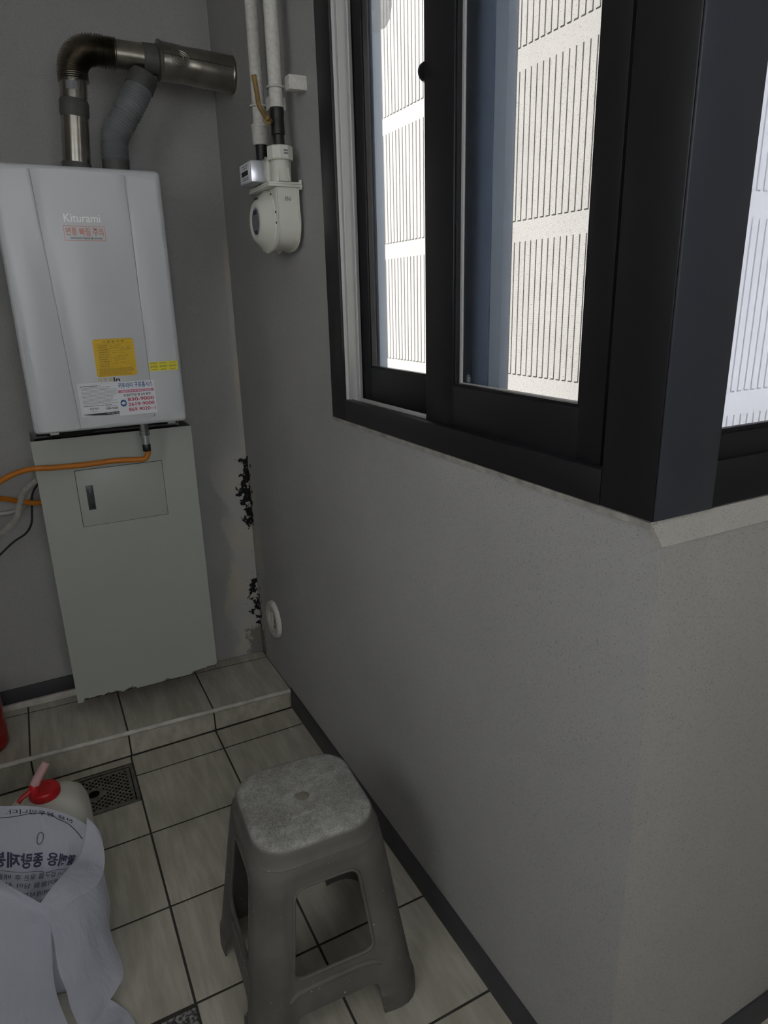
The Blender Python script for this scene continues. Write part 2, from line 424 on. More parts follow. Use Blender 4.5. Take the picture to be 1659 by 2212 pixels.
# floor base with the sump left open
DX0, DX1, DY0, DY1 = -.092, .112, 1.968, 2.172
YS = 2.214
bm = B()
for a in ((XL, DX0, YREAR, YB), (DX1, XW+.0, YREAR, YB), (XW, XR, YREAR, YR+.1), (DX0, DX1, YREAR, DY0), (DX0, DX1, DY1, YB)):
    box(bm, a[0], a[1], a[2], a[3], -.06, -.0007)
box(bm, DX0-.02, DX1+.02, DY0-.02, DY1+.02, -.09, -.06)
floor = struct('floor', fin(bm), M['grout'], 'floor of square beige ceramic tiles with dark grout joints')
def rect_minus(r, d):
    x0, x1, y0, y1 = r; a0, a1, b0, b1 = d
    a0, a1, b0, b1 = max(a0, x0), min(a1, x1), max(b0, y0), min(b1, y1)
    if a0 >= a1 or b0 >= b1: return [r]
    out = [(x0, a0, y0, y1), (a1, x1, y0, y1), (a0, a1, y0, b0), (a0, a1, b1, y1)]
    return [q for q in out if q[1]-q[0] > .004 and q[3]-q[2] > .004]
TP, G = .3, .0028
gx = [.1145+TP*k for k in range(-4, 3)]; xs = [XL]+[x for x in gx if XL < x < XW-.05]+[XW]
ys = [YS]; y = 2.0955
while y > YREAR: ys.append(y); y -= .2935
ys.append(YREAR); ys = ys[::-1]
full = {}
xs_r = [XW]+[XW+TP*k for k in range(1, 6) if XW+TP*k < XR]+[XR]
def tile(parent, x0, x1, y0, y1, z=0.0, cut=None, name='tile', m=None):
    r = (x0+G, x1-G, y0+G, y1-G); rs = rect_minus(r, cut) if cut else [r]
    if len(rs) == 1 and rs[0] == r:
        k = (round(x1-x0, 3), round(y1-y0, 3))
        if k not in full: full[k] = boxm(-(x1-x0)/2+G, (x1-x0)/2-G, -(y1-y0)/2+G, (y1-y0)/2-G, -.008, 0, bev=.0008, seg=1)
        put(name, full[k], m or M['tile'], parent, ((x0+x1)/2, (y0+y1)/2, z))
    else:
        bm = B()
        for q in rs: box(bm, q[0], q[1], q[2], q[3], z-.008, z)
        put(name, fin(bm), m or M['tile'], parent)
granite = (-.03, .1145, .62, 1.2065)
for i in range(len(xs)-1):
    for j in range(len(ys)-1):
        x0, x1, y0, y1 = xs[i], xs[i+1], ys[j], ys[j+1]
        cut = None
        if x0 < DX0+.01 < x1 or x0 < DX1-.01 < x1:
            if y1 > DY0: cut = (DX0-.004, DX1+.004, DY0-.004, DY1+.004)
            elif x1 <= .12 and y0 < 1.2 and y1 > .7: cut = (granite[0]-G, granite[1], granite[2], granite[3]+G)
        tile(floor, x0, x1, y0, y1, cut=cut)
for i in range(len(xs_r)-1):
    for j in range(len(ys)-1):
        y1 = min(ys[j+1], YR); y0 = ys[j]
        if y1-y0 > .02: tile(floor, xs_r[i], xs_r[i+1], y0, y1)
put('granite_slab', boxm(granite[0], granite[1]-G, granite[2], granite[3], -.01, .001, bev=.001), M['gran'], floor)

# raised step along the back wall; its top falls slightly to the right
def zp(x): return .1005 - .030*x
bm = B(); pts = [(XL, YS+.010, -.003), (XW, YS+.010, -.003), (XW, YS+.010, zp(XW)-.0008), (XL, YS+.010, zp(XL)-.0008)]
prism(bm, pts, (0, YB-YS-.01, 0))
step = struct('floor_step', fin(bm), M['grout'], 'raised tiled step along the back wall under the boiler')
sx = [XL, -.786, -.486, -.186, .1185, .4165, XW]
def slab(x0, x1, y0, y1):
    p = [(x0+G, y0+G, zp(x0)), (x1-G, y0+G, zp(x1)), (x1-G, y1-G, zp(x1)), (x0+G, y1-G, zp(x0))]
    return prismm(p, (0, 0, -.008), bev=.0007, smooth=None)
for a, b in zip(sx, sx[1:]):
    put('tile', slab(a, b, YS+.004, 2.507), M['tile'], step)
    put('tile', slab(a, b, 2.507, YB), M['tile'], step)
    p = [(a+G, YS+.0095, .003), (b-G, YS+.0095, .003), (b-G, YS+.0095, zp(b)-.012), (a+G, YS+.0095, zp(a)-.012)]
    put('riser_tile', prismm(p, (0, -.0075, 0), bev=.0006, smooth=None), M['tile'], step)
pth = [Vector((x, YS+.003, zp(x)-.0055)) for x in (XL, -.3, .2, XW-.001)]
put('edge_trim', tubem(pth, .0082, 10), M['bead'], step)
put('mortar_patch', boxm(XW-.010, XW-.001, YS-.002, YS+.008, .004, zp(XW)-.012, bev=.002), M['mortar'], step)
struct('baseboard_back', boxm(XL, .46, YB-.008, YB, zp(-.1)+.026, zp(-.1)+.082, bev=.002), M['base'], 'blue-grey rubber baseboard along the back wall')
struct('trim_1', boxm(XL, .46, YB-.016, YB, zp(-.1)-.002, zp(-.1)+.025, bev=.003), M['bead'], 'pale mortar ledge under the back baseboard')

# walls
TH = .15
bm = B(); box(bm, XL-TH, XW+TH, YB, YB+TH, -.06, ZT); struct('wall_back', fin(bm), M['wallp'], 'grainy grey painted back wall behind the boiler')
WY1 = 1.672
bm = B()
box(bm, XW, XW+TH, YF, YB, -.06, WZ0); box(bm, XW, XW+TH, YR, YF, -.06, WZ0-.03); box(bm, XW, XW+TH, WY1, YB, WZ0, WZ1); box(bm, XW, XW+TH, YR, YB, WZ1, ZT)
struct('wall_right', fin(bm), M['wallp'], 'grainy grey wall below the sliding window')
bm = B(); box(bm, XW+TH, XR+TH, YR, YR+TH, -.06, WZ0-.030); box(bm, XW+TH, XR+TH, YR, YR+TH, WZ1, ZT); box(bm, 2.15, XR+TH, YR, YR+TH, WZ0-.03, WZ1)
box(bm, XW+.0002, XW+TH, YR-.0005, YR+.01, -.06, WZ0-.030)
struct('wall_return', fin(bm), M['wall'], 'grainy wall returning to the right under the hazy window')
# rear and left sides (behind the camera) with unseen windows added to bring in daylight
LY0, LY1, LZ0, LZ1 = -.55, .60, 1.42, 2.50
bm = B(); box(bm, XL-TH, XL, YREAR, LY0, -.06, ZT); box(bm, XL-TH, XL, LY1, YB, -.06, ZT); box(bm, XL-TH, XL, LY0, LY1, -.06, LZ0); box(bm, XL-TH, XL, LY0, LY1, LZ1, ZT)
struct('wall_left', fin(bm), M['wall'], 'grainy grey left wall')
RX0, RX1, RZ0, RZ1 = -.65, .75, 1.28, 2.40
bm = B(); box(bm, XL-TH, RX0, YREAR-TH, YREAR, -.06, ZT); box(bm, RX1, XR+TH, YREAR-TH, YREAR, -.06, ZT); box(bm, RX0, RX1, YREAR-TH, YREAR, -.06, RZ0); box(bm, RX0, RX1, YREAR-TH, YREAR, RZ1, ZT)
struct('wall_rear', fin(bm), M['wall'], 'grainy grey rear wall')
bm = B(); box(bm, XR, XR+TH, YREAR, YR, -.06, ZT); struct('wall_end', fin(bm), M['wall'], 'grainy grey end wall')
bm = B(); box(bm, XL-TH, XW+TH, YREAR-TH, YB+TH, ZT, ZT+.1); box(bm, XW+TH, XR+TH, YREAR-TH, YR+TH, ZT, ZT+.1)
struct('ceiling', fin(bm), M['ceil'], 'plain white ceiling')
def plain_window(name, axis, a0, a1, z0, z1, pos, label):  # unseen windows, added and sized for the light they give
    e = bpy.data.objects.new(name, None); COL.objects.link(e); tag(e, label, None, None, 'structure')
    def bar(p0, p1, q0, q1):
        if axis == 'x': return boxm(pos-.09, pos-.04, p0, p1, q0, q1)
        return boxm(p0, p1, pos-.09, pos-.04, q0, q1)
    for r in ((a0, a0+.05, z0, z1), (a1-.05, a1, z0, z1), (a0+.05, a1-.05, z0, z0+.05), (a0+.05, a1-.05, z1-.05, z1), ((a0+a1)/2-.03, (a0+a1)/2+.03, z0+.05, z1-.05)):
        put('window_frame', bar(*r), M['frame'], e)
    for s0, s1 in ((a0+.05, (a0+a1)/2-.03), ((a0+a1)/2+.03, a1-.05)):
        if axis == 'x': me = boxm(pos-.068, pos-.062, s0, s1, z0+.05, z1-.05)
        else: me = boxm(s0, s1, pos-.068, pos-.062, z0+.05, z1-.05)
        put('pane', me, M['glass'], e)
plain_window('added_window_left', 'x', LY0, LY1, LZ0, LZ1, XL, 'unseen window added in the left wall for daylight')
plain_window('added_window_rear', 'y', RX0, RX1, RZ0, RZ1, YREAR, 'unseen window added in the rear wall for daylight')

# baseboards
struct('baseboard_right', boxm(XW-.005, XW, YR-.004, YS+.001, .0, .088, bev=.0015), M['base'], 'blue-grey rubber baseboard along the foot of the right wall')
struct('baseboard_return', boxm(XW-.0045, XR, YR-.005, YR, .0, .088, bev=.0015), M['base'], 'blue-grey rubber baseboard of the return wall')

# ------------------------------------------------------------------ window 1 (in the right wall)
def win(name, label):
    e = bpy.data.objects.new(name, None); COL.objects.link(e); return tag(e, label, None, None, 'structure')
w1 = win('window_1', 'charcoal framed sliding window in the right wall with one sash slid half open')
fx0, fx1 = XW-.004, XW+.115
def bx(name, parent, m, *a, bev=.0012): return put(name, boxm(*a, bev=bev), m, parent)
jy = 1.592; fz = 1.268; cy_ = .715          # inner edges of the outer frame
bx('jamb', w1, M['frame'], fx0, XW+.002, jy, WY1, WZ0, WZ1)
bx('jamb', w1, M['frame'], XW+.002, fx1, jy+.002, WY1, WZ0, WZ1)
bx('sill_frame', w1, M['frame'], fx0, fx0+.022, YF+.098, jy, WZ0, fz)
bx('sill_frame', w1, M['frame'], fx0+.022, fx1, YF+.098, jy, WZ0, fz-.012)
bx('head_frame', w1, M['frame'], fx0, fx1, YF+.098, jy, WZ1-.055, WZ1)
# pale uncovered track channels
bx('track', w1, M['pvc'], XW+.0025, XW+.050, jy-.001, jy+.0015, fz-.008, WZ1-.056, bev=.0008)
bx('track', w1, M['pvc'], XW+.010, XW+.012, jy-.012, jy-.001, fz-.008, WZ1-.056, bev=.0005)
bx('track', w1, M['pvc'], XW+.034, XW+.0375, jy-.014, jy-.001, fz-.008, WZ1-.056, bev=.0008)
bx('track', w1, M['pvc'], XW+.0185, XW+.050, YF+.12, jy-.004, fz-.012, fz-.0095, bev=.0004)
bx('track', w1, M['pvc'], XW+.032, XW+.036, YF+.12, jy-.022, fz-.0095, fz+.004, bev=.0008)
def sash(name, x0, x1, y0, y1, z0, z1, l, r, b, t, m, gl, inner=None):
    """l: far stile width, r: near stile width"""
    s = put(name, boxm(x0, x1, y1-l, y1, z0, z1, bev=.0012), m, w1)          # far stile
    put('stile', boxm(x0, x1, y0, y0+r, z0, z1, bev=.0012), m, s)
    put('rail', boxm(x0+.0004, x1-.0004, y0+r, y1-l, z0, z0+b, bev=.0012), m, s)
    put('rail', boxm(x0+.0004, x1-.0004, y0+r, y1-l, z1-t, z1, bev=.0012), m, s)
    xm = x0+.012
    g = .005
    for q in ((y0+r, y1-l, z0+b, z0+b+g), (y0+r, y1-l, z1-t-g, z1-t), (y0+r, y0+r+g, z0+b+g, z1-t-g), (y1-l-g, y1-l, z0+b+g, z1-t-g)):
        put('gasket', boxm(x0+.003, x0+.014, *q), M['gasket'], s)
    put('glass_pane', boxm(xm, xm+.005, y0+r+.001, y1-l-.001, z0+b+.001, z1-t-.001), gl, s)
    return s
zt = WZ1-.058
s2 = sash('sash', XW+.013, XW+.032, .718, 1.215, fz-.001, zt, .100, .052, .080, .08, M['frame'], M['glass'])
s1 = sash('sash', XW+.052, XW+.072, 1.165, 1.640, fz-.012, zt, .092, .060, .092, .08, M['frame'], M['glass'])
put('spacer', boxm(XW+.026, XW+.030, 1.104, 1.1125, fz+.082, zt-.082), M['pvc'], s2)
put('spacer', boxm(XW+.026, XW+.030, .776, 1.104, fz+.0815, fz+.086), M['pvc'], s2)
# pull on the near sash stile
put('pull_handle', lathem([(0, 0), (.017, 0), (.017, .006), (.014, .010), (0, .011)], (XW+.020, 1.2145, 1.905), (0, 1, 0), 24), M['gasket'], s2)
# outer layer: bare grey-blue sash seen through the near pane, and the insect screen
o1 = put('outer_sash', boxm(XW+.082, XW+.104, 1.058, 1.205, fz-.012, zt, bev=.002), M['outpvc'], w1)
put('stile', boxm(XW+.078, XW+.082, 1.092, 1.215, fz+.0, zt, bev=.001), M['outdark'], o1)
put('stile', boxm(XW+.082, XW+.104, 1.552, 1.668, fz-.012, zt, bev=.002), M['outpvc'], o1)
put('rail', boxm(XW+.082, XW+.104, .70, 1.058, fz-.012, fz+.045, bev=.002), M['outpvc'], o1)
put('rail', boxm(XW+.082, XW+.104, 1.205, 1.552, fz-.012, fz+.045, bev=.002), M['outpvc'], o1)
put('insect_screen', boxm(XW+.100, XW+.1008, .71, 1.057, fz+.045, zt), M['screen'], o1)
# torn film patch left on the far pane
fp = [onx(*p, XW+.0745) for p in ((803, -30), (803, 20), (808, 26), (806, 68), (812, 72), (818, 66), (832, 60), (842, 40), (846, 10), (845, -30))]
put('film_remnant', prismm(fp, (.0006, 0, 0), smooth=None), M['film'], s1)
# glass stamp
c = onx(1012, 818, XW+.0245)
text_on(s2, '㉭', M['paper'], c, (0, -1, 0), (0, 0, 1), height=.014, off=-.0002)

# corner post and window 2 (in the return wall)
post = win('trim_2', 'charcoal corner post where the two windows meet')
put('post_face', boxm(fx0, fx1, YF, YF+.097, WZ0, WZ1, bev=.0025), M['frame'], post)
put('post_lit_face', boxm(fx0+.0005, XW+.110, YF-.004, YF, WZ0+.002, WZ1, bev=.0015), M['frame_lit'], post)  # thin plate carrying the painted light of the post's front face
w2 = win('window_2', 'charcoal framed window with hazy glass in the return wall')
x0 = XW+.111
bx('sill_frame', w2, M['frame'], x0, 2.15, YF-.001, YF+.10, WZ0+.003, WZ0+.070)
bx('head_frame', w2, M['frame'], x0, 2.15, YF-.001, YF+.10, WZ1-.06, WZ1)
bx('jamb', w2, M['frame'], 2.09, 2.15, YF, YF+.10, WZ0+.07, WZ1-.06)
sh = bx('sash', w2, M['frame'], x0, 2.09, YF+.006, YF+.030, WZ0+.070, WZ0+.106)
put('mullion', boxm(1.45, 1.52, YF+.006, YF+.030, WZ0+.106, WZ1-.06, bev=.0015), M['frame'], sh)
put('gasket', boxm(x0, 2.09, YF+.003, YF+.012, WZ0+.107, WZ0+.114, bev=.001), M['gasket'], sh)
put('glass_pane', boxm(x0+.001, 1.45, YF+.018, YF+.023, WZ0+.108, WZ1-.061), M['glass2'], sh)
put('glass_pane', boxm(1.52, 2.089, YF+.018, YF+.023, WZ0+.108, WZ1-.061), M['glass2'], sh)
# mortar beads under the frames
bm = B(); prism(bm, [(XW-.004, YF-.002, WZ0-.010), (XW-.0042, YF-.002, WZ0-.001), (XW+.004, YF-.002, WZ0-.001), (XW+.004, YF-.002, WZ0-.010)], (0, WY1-YF+.004, 0))
struct('trim_3', fin(bm), M['mortar'], 'thin mortar bead under the sliding window')
bm = B(); prism(bm, [(XW-.0065, YR-.003, WZ0-.030), (XW-.0065, YF, WZ0+.001), (XW-.0065, YF+.001, WZ0+.001), (XW-.0065, YF+.001, WZ0-.030)], (XR-XW, 0, 0))
for v in bm.verts:
    if v.co.x < XW and v.co.z < WZ0-.02: v.co.x = XW-.0006
struct('trim_4', fin(bm), M['sill'], 'sloping mortar sill under the hazy window')

# ------------------------------------------------------------------ privacy panels outside
PXX, PYY = 1.0, .79
ROWS = [1.338-.327+.327*k for k in range(4)]
pa = thing('privacy_panel', (PXX, 1.35, .9), 'white louvred privacy panel outside the sliding window', 'privacy panel', 'privacy panels outside the windows')
put('sheet', boxm(PXX, PXX+.002, PYY, 1.935, .90, 2.62), M['panel'], pa)
bm = B(); box(bm, -.0018, 0, -.0007, .0007, 0, .285); box(bm, -.0018, 0, .0007, .0100, -.0004, .0020)
slat = fin(bm); slat.materials.append(M['slat'])
for zr in ROWS:
    y = PYY+.03
    while y < 1.90:
        put('louvre', slat, None, pa, (PXX, y, zr)); y += .0184
pb = thing('privacy_panel', (1.7, PYY, .9), 'white louvred privacy panel outside the hazy corner window', 'privacy panel', 'privacy panels outside the windows')
put('sheet', boxm(PXX+.002, 2.3, PYY, PYY+.002, .90, 2.62), M['panel'], pb)
bm = B(); box(bm, -.0007, .0007, -.0018, 0, 0, .285); box(bm, .0007, .0100, -.0018, 0, -.0004, .0020)
slat = fin(bm); slat.materials.append(M['slat'])
for zr in ROWS:
    x = PXX+.05
    while x < 1.55:
        put('louvre', slat, None, pb, (x, PYY, zr)); x += .0184

# ================================================================== BOILER
BF = 2.22
bx0, bx1, bz0, bz1 = -.004, .4405, 1.153, 1.8835
bo = thing('gas_boiler', (.22, 2.40, bz0), 'white wall-hung gas boiler covered with labels above the cabinet', 'boiler')
put('casing', boxm(bx0, bx1, BF+.004, YB-.045, bz0, bz1, bev=.014, seg=4), M['white'], bo)
put('mounting_bracket', boxm(bx0+.05, bx1-.05, YB-.046, YB-.001, bz0+.1, bz0+.6), M['galv'], bo)
def ztop(x): return 1.872-.30*(x-.19)**2
def zbot(x): return 1.160+.10*max(0, x-.10)**1.3+.03*(x-.1)**2
def front(xa0, xa1, xb0, xb1):
    n = 10; top = []; bot = []
    for k in range(n+1):
        t = k/n; xt = xa0+(xa1-xa0)*t; xb = xb0+(xb1-xb0)*t
        top.append((xt, BF+.0045, ztop(xt))); bot.append((xb, BF+.0045, zbot(xb)))
    return prismm(bot+top[::-1], (0, -.0045, 0), bev=.0013)
put('front_panel', front(.008, .0955, .008, .1215), M['white'], bo)
put('front_panel', front(.0968, .3393, .1228, .3393), M['white'], bo)
put('front_panel', front(.3406, .4285, .3406, .4285), M['white'], bo)
for fx in (.05, .395): put('foot', boxm(fx-.012, fx+.012, BF+.03, BF+.05, bz0-.008, bz0+.002), M['galv'], bo)
put('shade_plate', boxm(bx0+.004, bx1-.004, 2.385, YB-.05, bz0-.030, bz0+.002), M['dark'], bo)  # near-black plate, paints the shade in the gap under the boiler
put('drain_pan', lathem([(0, -.018), (.075, -.018), (.085, 0)], (.10, 2.40, bz0-.012), (0, 0, 1), 32), M['dark'], bo)
UX, UZ = (1, 0, 0), (0, 0, 1)
YL = BF-.0003
def P(px, py): return ony(px, py, BF)
def bt(parent, s, m, px, py, w=None, h=None, bold=0.0): return text_on(parent, s, m, (P(px, py).x, YL, P(px, py).z), UX, UZ, w, h, bold)
def card(parent, name, m, x0, x1, z0, z1, r=.001, y=YL):
    pts = [((x0+x1)/2+a, y, (z0+z1)/2+b) for a, b in rrect(x1-x0, z1-z0, r, 4)]
    return put(name, prismm(pts, (0, -.0004, 0), smooth=None), m, parent)
bt(bo, 'Kiturami', M['logo'], 177, 471, .095, .022, .010).name = 'brand_lettering'
# red warning stencil
x0, x1, z0, z1 = .159, .268, 1.690, 1.729
bm = B(); t = .0011
for q in ((x0, x1, z0, z0+t), (x0, x1, z1-t, z1), (x0, x0+t, z0+t, z1-t), (x1-t, x1, z0+t, z1-t)): box(bm, q[0], q[1], YL-.0004, YL, q[2], q[3])
wl = put('warning_label', fin(bm), M['redp'], bo)
text_on(wl, '연통 빠짐 주의', M['redp'], ((x0+x1)/2, YL, z0+.024), UX, UZ, .099, .021, .008)
text_on(wl, '귀뚜라미에너지 대표번호 ☎ 1670-4700', M['black'], ((x0+x1)/2+.002, YL, z0+.0065), UX, UZ, .084, .0058, .02)
# yellow installation plate
yl = card(bo, 'installation_label', M['yellow'], .190, .305, 1.309, 1.419, .008)
Y2 = YL-.0004
def bars(parent, m, rects, name='printed_line', y=Y2):
    bm = B()
    for a in rects: box(bm, a[0], a[1], y-.0003, y, a[2], a[3])
    return put(name, fin(bm), m, parent)
L = []
for k in range(11): L.append((.196, .300, 1.4045-.0068*k, 1.4049-.0068*k))
L.append((.236, .2364, 1.3365, 1.4045))
for q in ((.193, .302, 1.3115, 1.3121), (.193, .302, 1.4162, 1.4168)): L.append(q)
bars(yl, M['brown'], L)
text_on(yl, '시 공 표 시 판', M['brown'], (.2475, Y2, 1.4105), UX, UZ, .062, .0062, .015)
rnd = random.Random(3)
S = []
for k in range(10):
    zz = 1.4012-.0068*k; x = .203
    while x < .230: w = rnd.uniform(.0015, .003); S.append((x, x+w, zz-.0012, zz+.0010)); x += w+rnd.uniform(.0008, .002)
for k in range(8):
    zz = 1.3325-.0026*k; x = .198
    end = rnd.uniform(.27, .298)
    while x < end: w = rnd.uniform(.002, .007); S.append((x, x+w, zz-.0005, zz+.0005)); x += w+.0012
bars(yl, M['brown'], S)
def scribble(parent, m, x0, x1, z, amp, seed):
    r = random.Random(seed); pts = []; x = x0
    while x < x1: pts.append(Vector((x, Y2-.0002, z+r.uniform(-amp, amp)))); x += r.uniform(.0006, .0022)
    return put('handwriting', tubem(pts, .00032, 5, smooth=None), m, parent)
for i, (a, b, zz) in enumerate(((.240, .244, 1.4005), (.252, .266, 1.4005), (.241, .262, 1.394), (.268, .274, 1.393), (.284, .292, 1.393), (.262, .272, 1.387), (.276, .298, 1.388), (.242, .252, 1.380), (.246, .250, 1.3675), (.254, .270, 1.3675), (.274, .286, 1.3675), (.242, .262, 1.361), (.266, .280, 1.361), (.245, .256, 1.354), (.242, .254, 1.347), (.262, .276, 1.347))):
    scribble(yl, M['black'], a, b, zz, .0024, i)
# city gas sticker
gs = card(bo, 'gas_sticker', M['lemon'], .342, .4285, 1.3165, 1.344, .0005)
for k in range(3):
    xx = .3565+.0285*k
    text_on(gs, '도시가스', M['black'], (xx, Y2, 1.3300), UX, UZ, .022, .0075, .02)
    bars(gs, M['black'], [(xx-.010+.0034*q, xx-.0073+.0034*q, 1.3392, 1.3406) for q in range(6)]+[(xx-.009+.0034*q, xx-.0063+.0034*q, 1.3200, 1.3214) for q in range(5)])
# instruction sheet and dealer sticker
ins = card(bo, 'instruction_label', M['paper'], .131, .250, 1.196, 1.293, .0008)
Lr = [(.135, .248, 1.2890, 1.2893), (.135, .248, 1.2060, 1.2063), (.135, .1353, 1.2060, 1.2890), (.2477, .248, 1.2060, 1.2890)]
bars(ins, M['greyp'], Lr)
S = []
for k in range(15):
    zz = 1.2835-.0038*k; x = .139 if k else .137; end = rnd.uniform(.215, .245) if k else .190
    while x < end: w = rnd.uniform(.0015, .006); S.append((x, x+w, zz-.0006, zz+.0006)); x += w+.0011
bars(ins, M['greyp'], S)
bars(ins, M['black'], [(.138+.004*k, .1412+.004*k, 1.2835, 1.2852) for k in range(12)]+[(.140+.0042*k, .1434+.0042*k, 1.2245, 1.2260) for k in range(19)])
text_on(ins, '귀뚜라미', M['black'], (.168, Y2, 1.2165), UX, UZ, .027, .0075, .015)
text_on(ins, '1588-9000', M['black'], (.218, Y2, 1.2145), UX, UZ, .036, .0068, .01)
bars(ins, M['greyp'], [(.1905, .1909, 1.209, 1.222), (.160, .176, 1.2090, 1.2102), (.202, .234, 1.2204, 1.2216)])
bnd = [(.133, Y2, 1.2015), (.240, Y2, 1.2035), (.250, Y2, 1.2015), (.250, Y2, 1.1965), (.205, Y2, 1.1945), (.165, Y2, 1.1965), (.140, Y2, 1.1995)]
bdo = put('printed_band', prismm(bnd, (0, -.0003, 0), smooth=None), M['black'], ins)
text_on(bdo, '거꾸로In 가스보', M['paper'], (.224, Y2-.0003, 1.1995), UX, UZ, .044, .0048, .01)
dl = card(bo, 'dealer_sticker', M['paper'], .2385, .3505, 1.189, 1.2905, .0008, y=YL-.0006)
Y3 = YL-.0010
def dt(s, m, x, z, w, h, b=.02): return text_on(dl, s, m, (x, Y3, z), UX, UZ, w, h, b)
dt('귀뚜라미 구로홈시스', M['blue'], .2945, 1.2800, .101, .0165, .015)
bars(dl, M['pink'], [(.242, .347, 1.2575, 1.2660)], y=Y3)
text_on(dl, '보일러 온수기 에어컨 전문점', M['paper'], (.2945, Y3-.0004, 1.2617), UX, UZ, .088, .0060, .01)
dt('보일러구입 및 A/S 문의', M['black'], .2960, 1.2500, .080, .0085)
dt('830-9000', M['crim'], .3055, 1.2365, .078, .0108, .016)
dt('2619-9000', M['crim'], .3055, 1.2212, .078, .0108, .016)
dt('869-9020~1', M['crim'], .3060, 1.2055, .079, .0108, .016)
ring = [(.2535+.0075*math.cos(a), Y3-.0004, 1.2265+.0075*math.sin(a)) for a in [k*2*PI/24 for k in range(25)]]
put('phone_emblem', tubem(ring, [.0012+.0016*abs(math.sin(k/24*PI*2)) for k in range(25)], 6), M['blue'], dl)
text_on(bo, '거꾸로', M['ochre'], (.2105, YL, 1.3000), UX, UZ, .046, .0125, .005)
text_on(bo, 'In', M['black'], (.2435, YL, 1.2995), UX, UZ, .018, .0125, .03)

# cabinet under the boiler
CF = 2.36
KC = CF/2.32
def kz(z): return HC+(z-HC)*KC
cx0, cx1, cz0, cz1 = -.0195*KC, .468*KC, kz(.197), kz(1.120)
cb = thing('meter_cabinet', (.224, 2.46, cz0), 'pale steel pipe cabinet with rust-eaten lower edge below the boiler', 'cabinet')
dx0, dx1, dz0, dz1 = .0885*KC, .360*KC, kz(.824), kz(1.014)
# front sheet: ragged along the bottom, hole for the door
rg = random.Random(11); bot = []
n = 110
for k in range(n+1):
    x = cx0+(cx1-cx0)*k/n
    e = 0
    u = (x-cx0)/(cx1-cx0)
    if .04 < u < .25: e = .0075+.006*noise.noise((x*70, 0, 3))+.003*noise.noise((x*260, 1, 0))
    elif .25 <= u < .30: e = .012*(1-(u-.25)/.05)+.004*noise.noise((x*220, 1, 0))
    elif .31 < u < .40: e = .006*math.sin((u-.31)/.09*PI)+.006*abs(noise.noise((x*240, 5, 0)))
    elif .60 < u < .64: e = .004*math.sin((u-.6)/.04*PI)
    elif u > .80: e = .005+.006*(u-.8)/.2+.007*abs(noise.noise((x*160, 9, 0)))
    bot.append((x, CF, cz0+max(0, e)))
bm = B()
poly = bot+[(cx1, CF, dz0), (dx1, CF, dz0), (dx0, CF, dz0), (cx0, CF, dz0)]
prism(bm, [p for p in bot]+[(cx1, CF, dz0), (cx0, CF, dz0)], (0, .0016, 0))
box(bm, cx0, dx0, CF, CF+.0016, dz0, dz1); box(bm, dx1, cx1, CF, CF+.0016, dz0, dz1); box(bm, cx0, cx1, CF, CF+.0016, dz1, cz1)
put('front_sheet', fin(bm), M['cream'], cb)
put('side_sheet', boxm(cx0, cx0+.0016, CF+.0017, YB-.002, cz0, cz1), M['cream'], cb)
put('side_sheet', boxm(cx1-.0016, cx1, CF+.0017, YB-.002, cz0, cz1), M['cream'], cb)
bm = B()
for a, b in zip(bot, bot[1:]):
    if a[2] > cz0+.002: box(bm, a[0], b[0], CF-.0004, CF+.002, a[2]-.0006, a[2]+.0012+.0015*rg.random())
put('rusted_edge', fin(bm), M['rust'], cb)
dr = put('access_door', boxm(dx0+.0016, dx1-.0012, CF-.0006, CF+.0014, dz0+.0012, dz1-.0018, bev=.0004), M['cream'], cb)
put('door_frame', boxm(dx0-.01, dx1+.01, CF+.006, CF+.008, dz0-.01, dz1+.01), M['dark'], cb)
lt = put('latch', boxm(.1140*KC, .1360*KC, CF-.004, CF-.0006, kz(.879), kz(.9605), bev=.0015), M['latch'], dr)
put('latch_lever', boxm(.1190*KC, .1310*KC, CF-.0075, CF-.004, kz(.899), kz(.950), bev=.002), M['latch'], dr)
put('keyhole', lathem([(.0062, 0), (.0062, .004), (.004, .005), (0, .005)], (.125*KC, CF-.004, kz(.892)), (0, -1, 0), 20), M['gasket'], dr)
put('shade_block', boxm(-.012, .466, 2.40, 2.53, .26, 1.095, bev=.01), M['dark'], cb)  # near-black block filling the cabinet, painted shade for its inside

# ================================================================== FLUE DUCTS
YD = 2.345
fd = thing('exhaust_flue', (.23, YD, bz1), 'tarnished stainless steel exhaust flue elbowing from the boiler into the wall', 'flue pipe')
b0, b1 = Vector((.2285, YD, 1.8838)), Vector((.2540, YD, 2.140))
def lp(t): return b0.lerp(b1, t)
put('base_collar', tubem([lp(0), lp(.10)], .0405, 32), M['band'], fd)
put('lower_pipe', tubem([lp(.10), lp(.56)], .0375, 36), M['steel'], fd)
put('tape_joint', tubem([lp(.56), lp(.58), lp(.595), lp(.71), lp(.72), lp(.74)], [.037, .0375, .0400, .0400, .039, .037], 32), M['band'], fd)
put('upper_pipe', tubem([lp(.74), lp(1.0)], .0362, 36), M['steel'], fd)
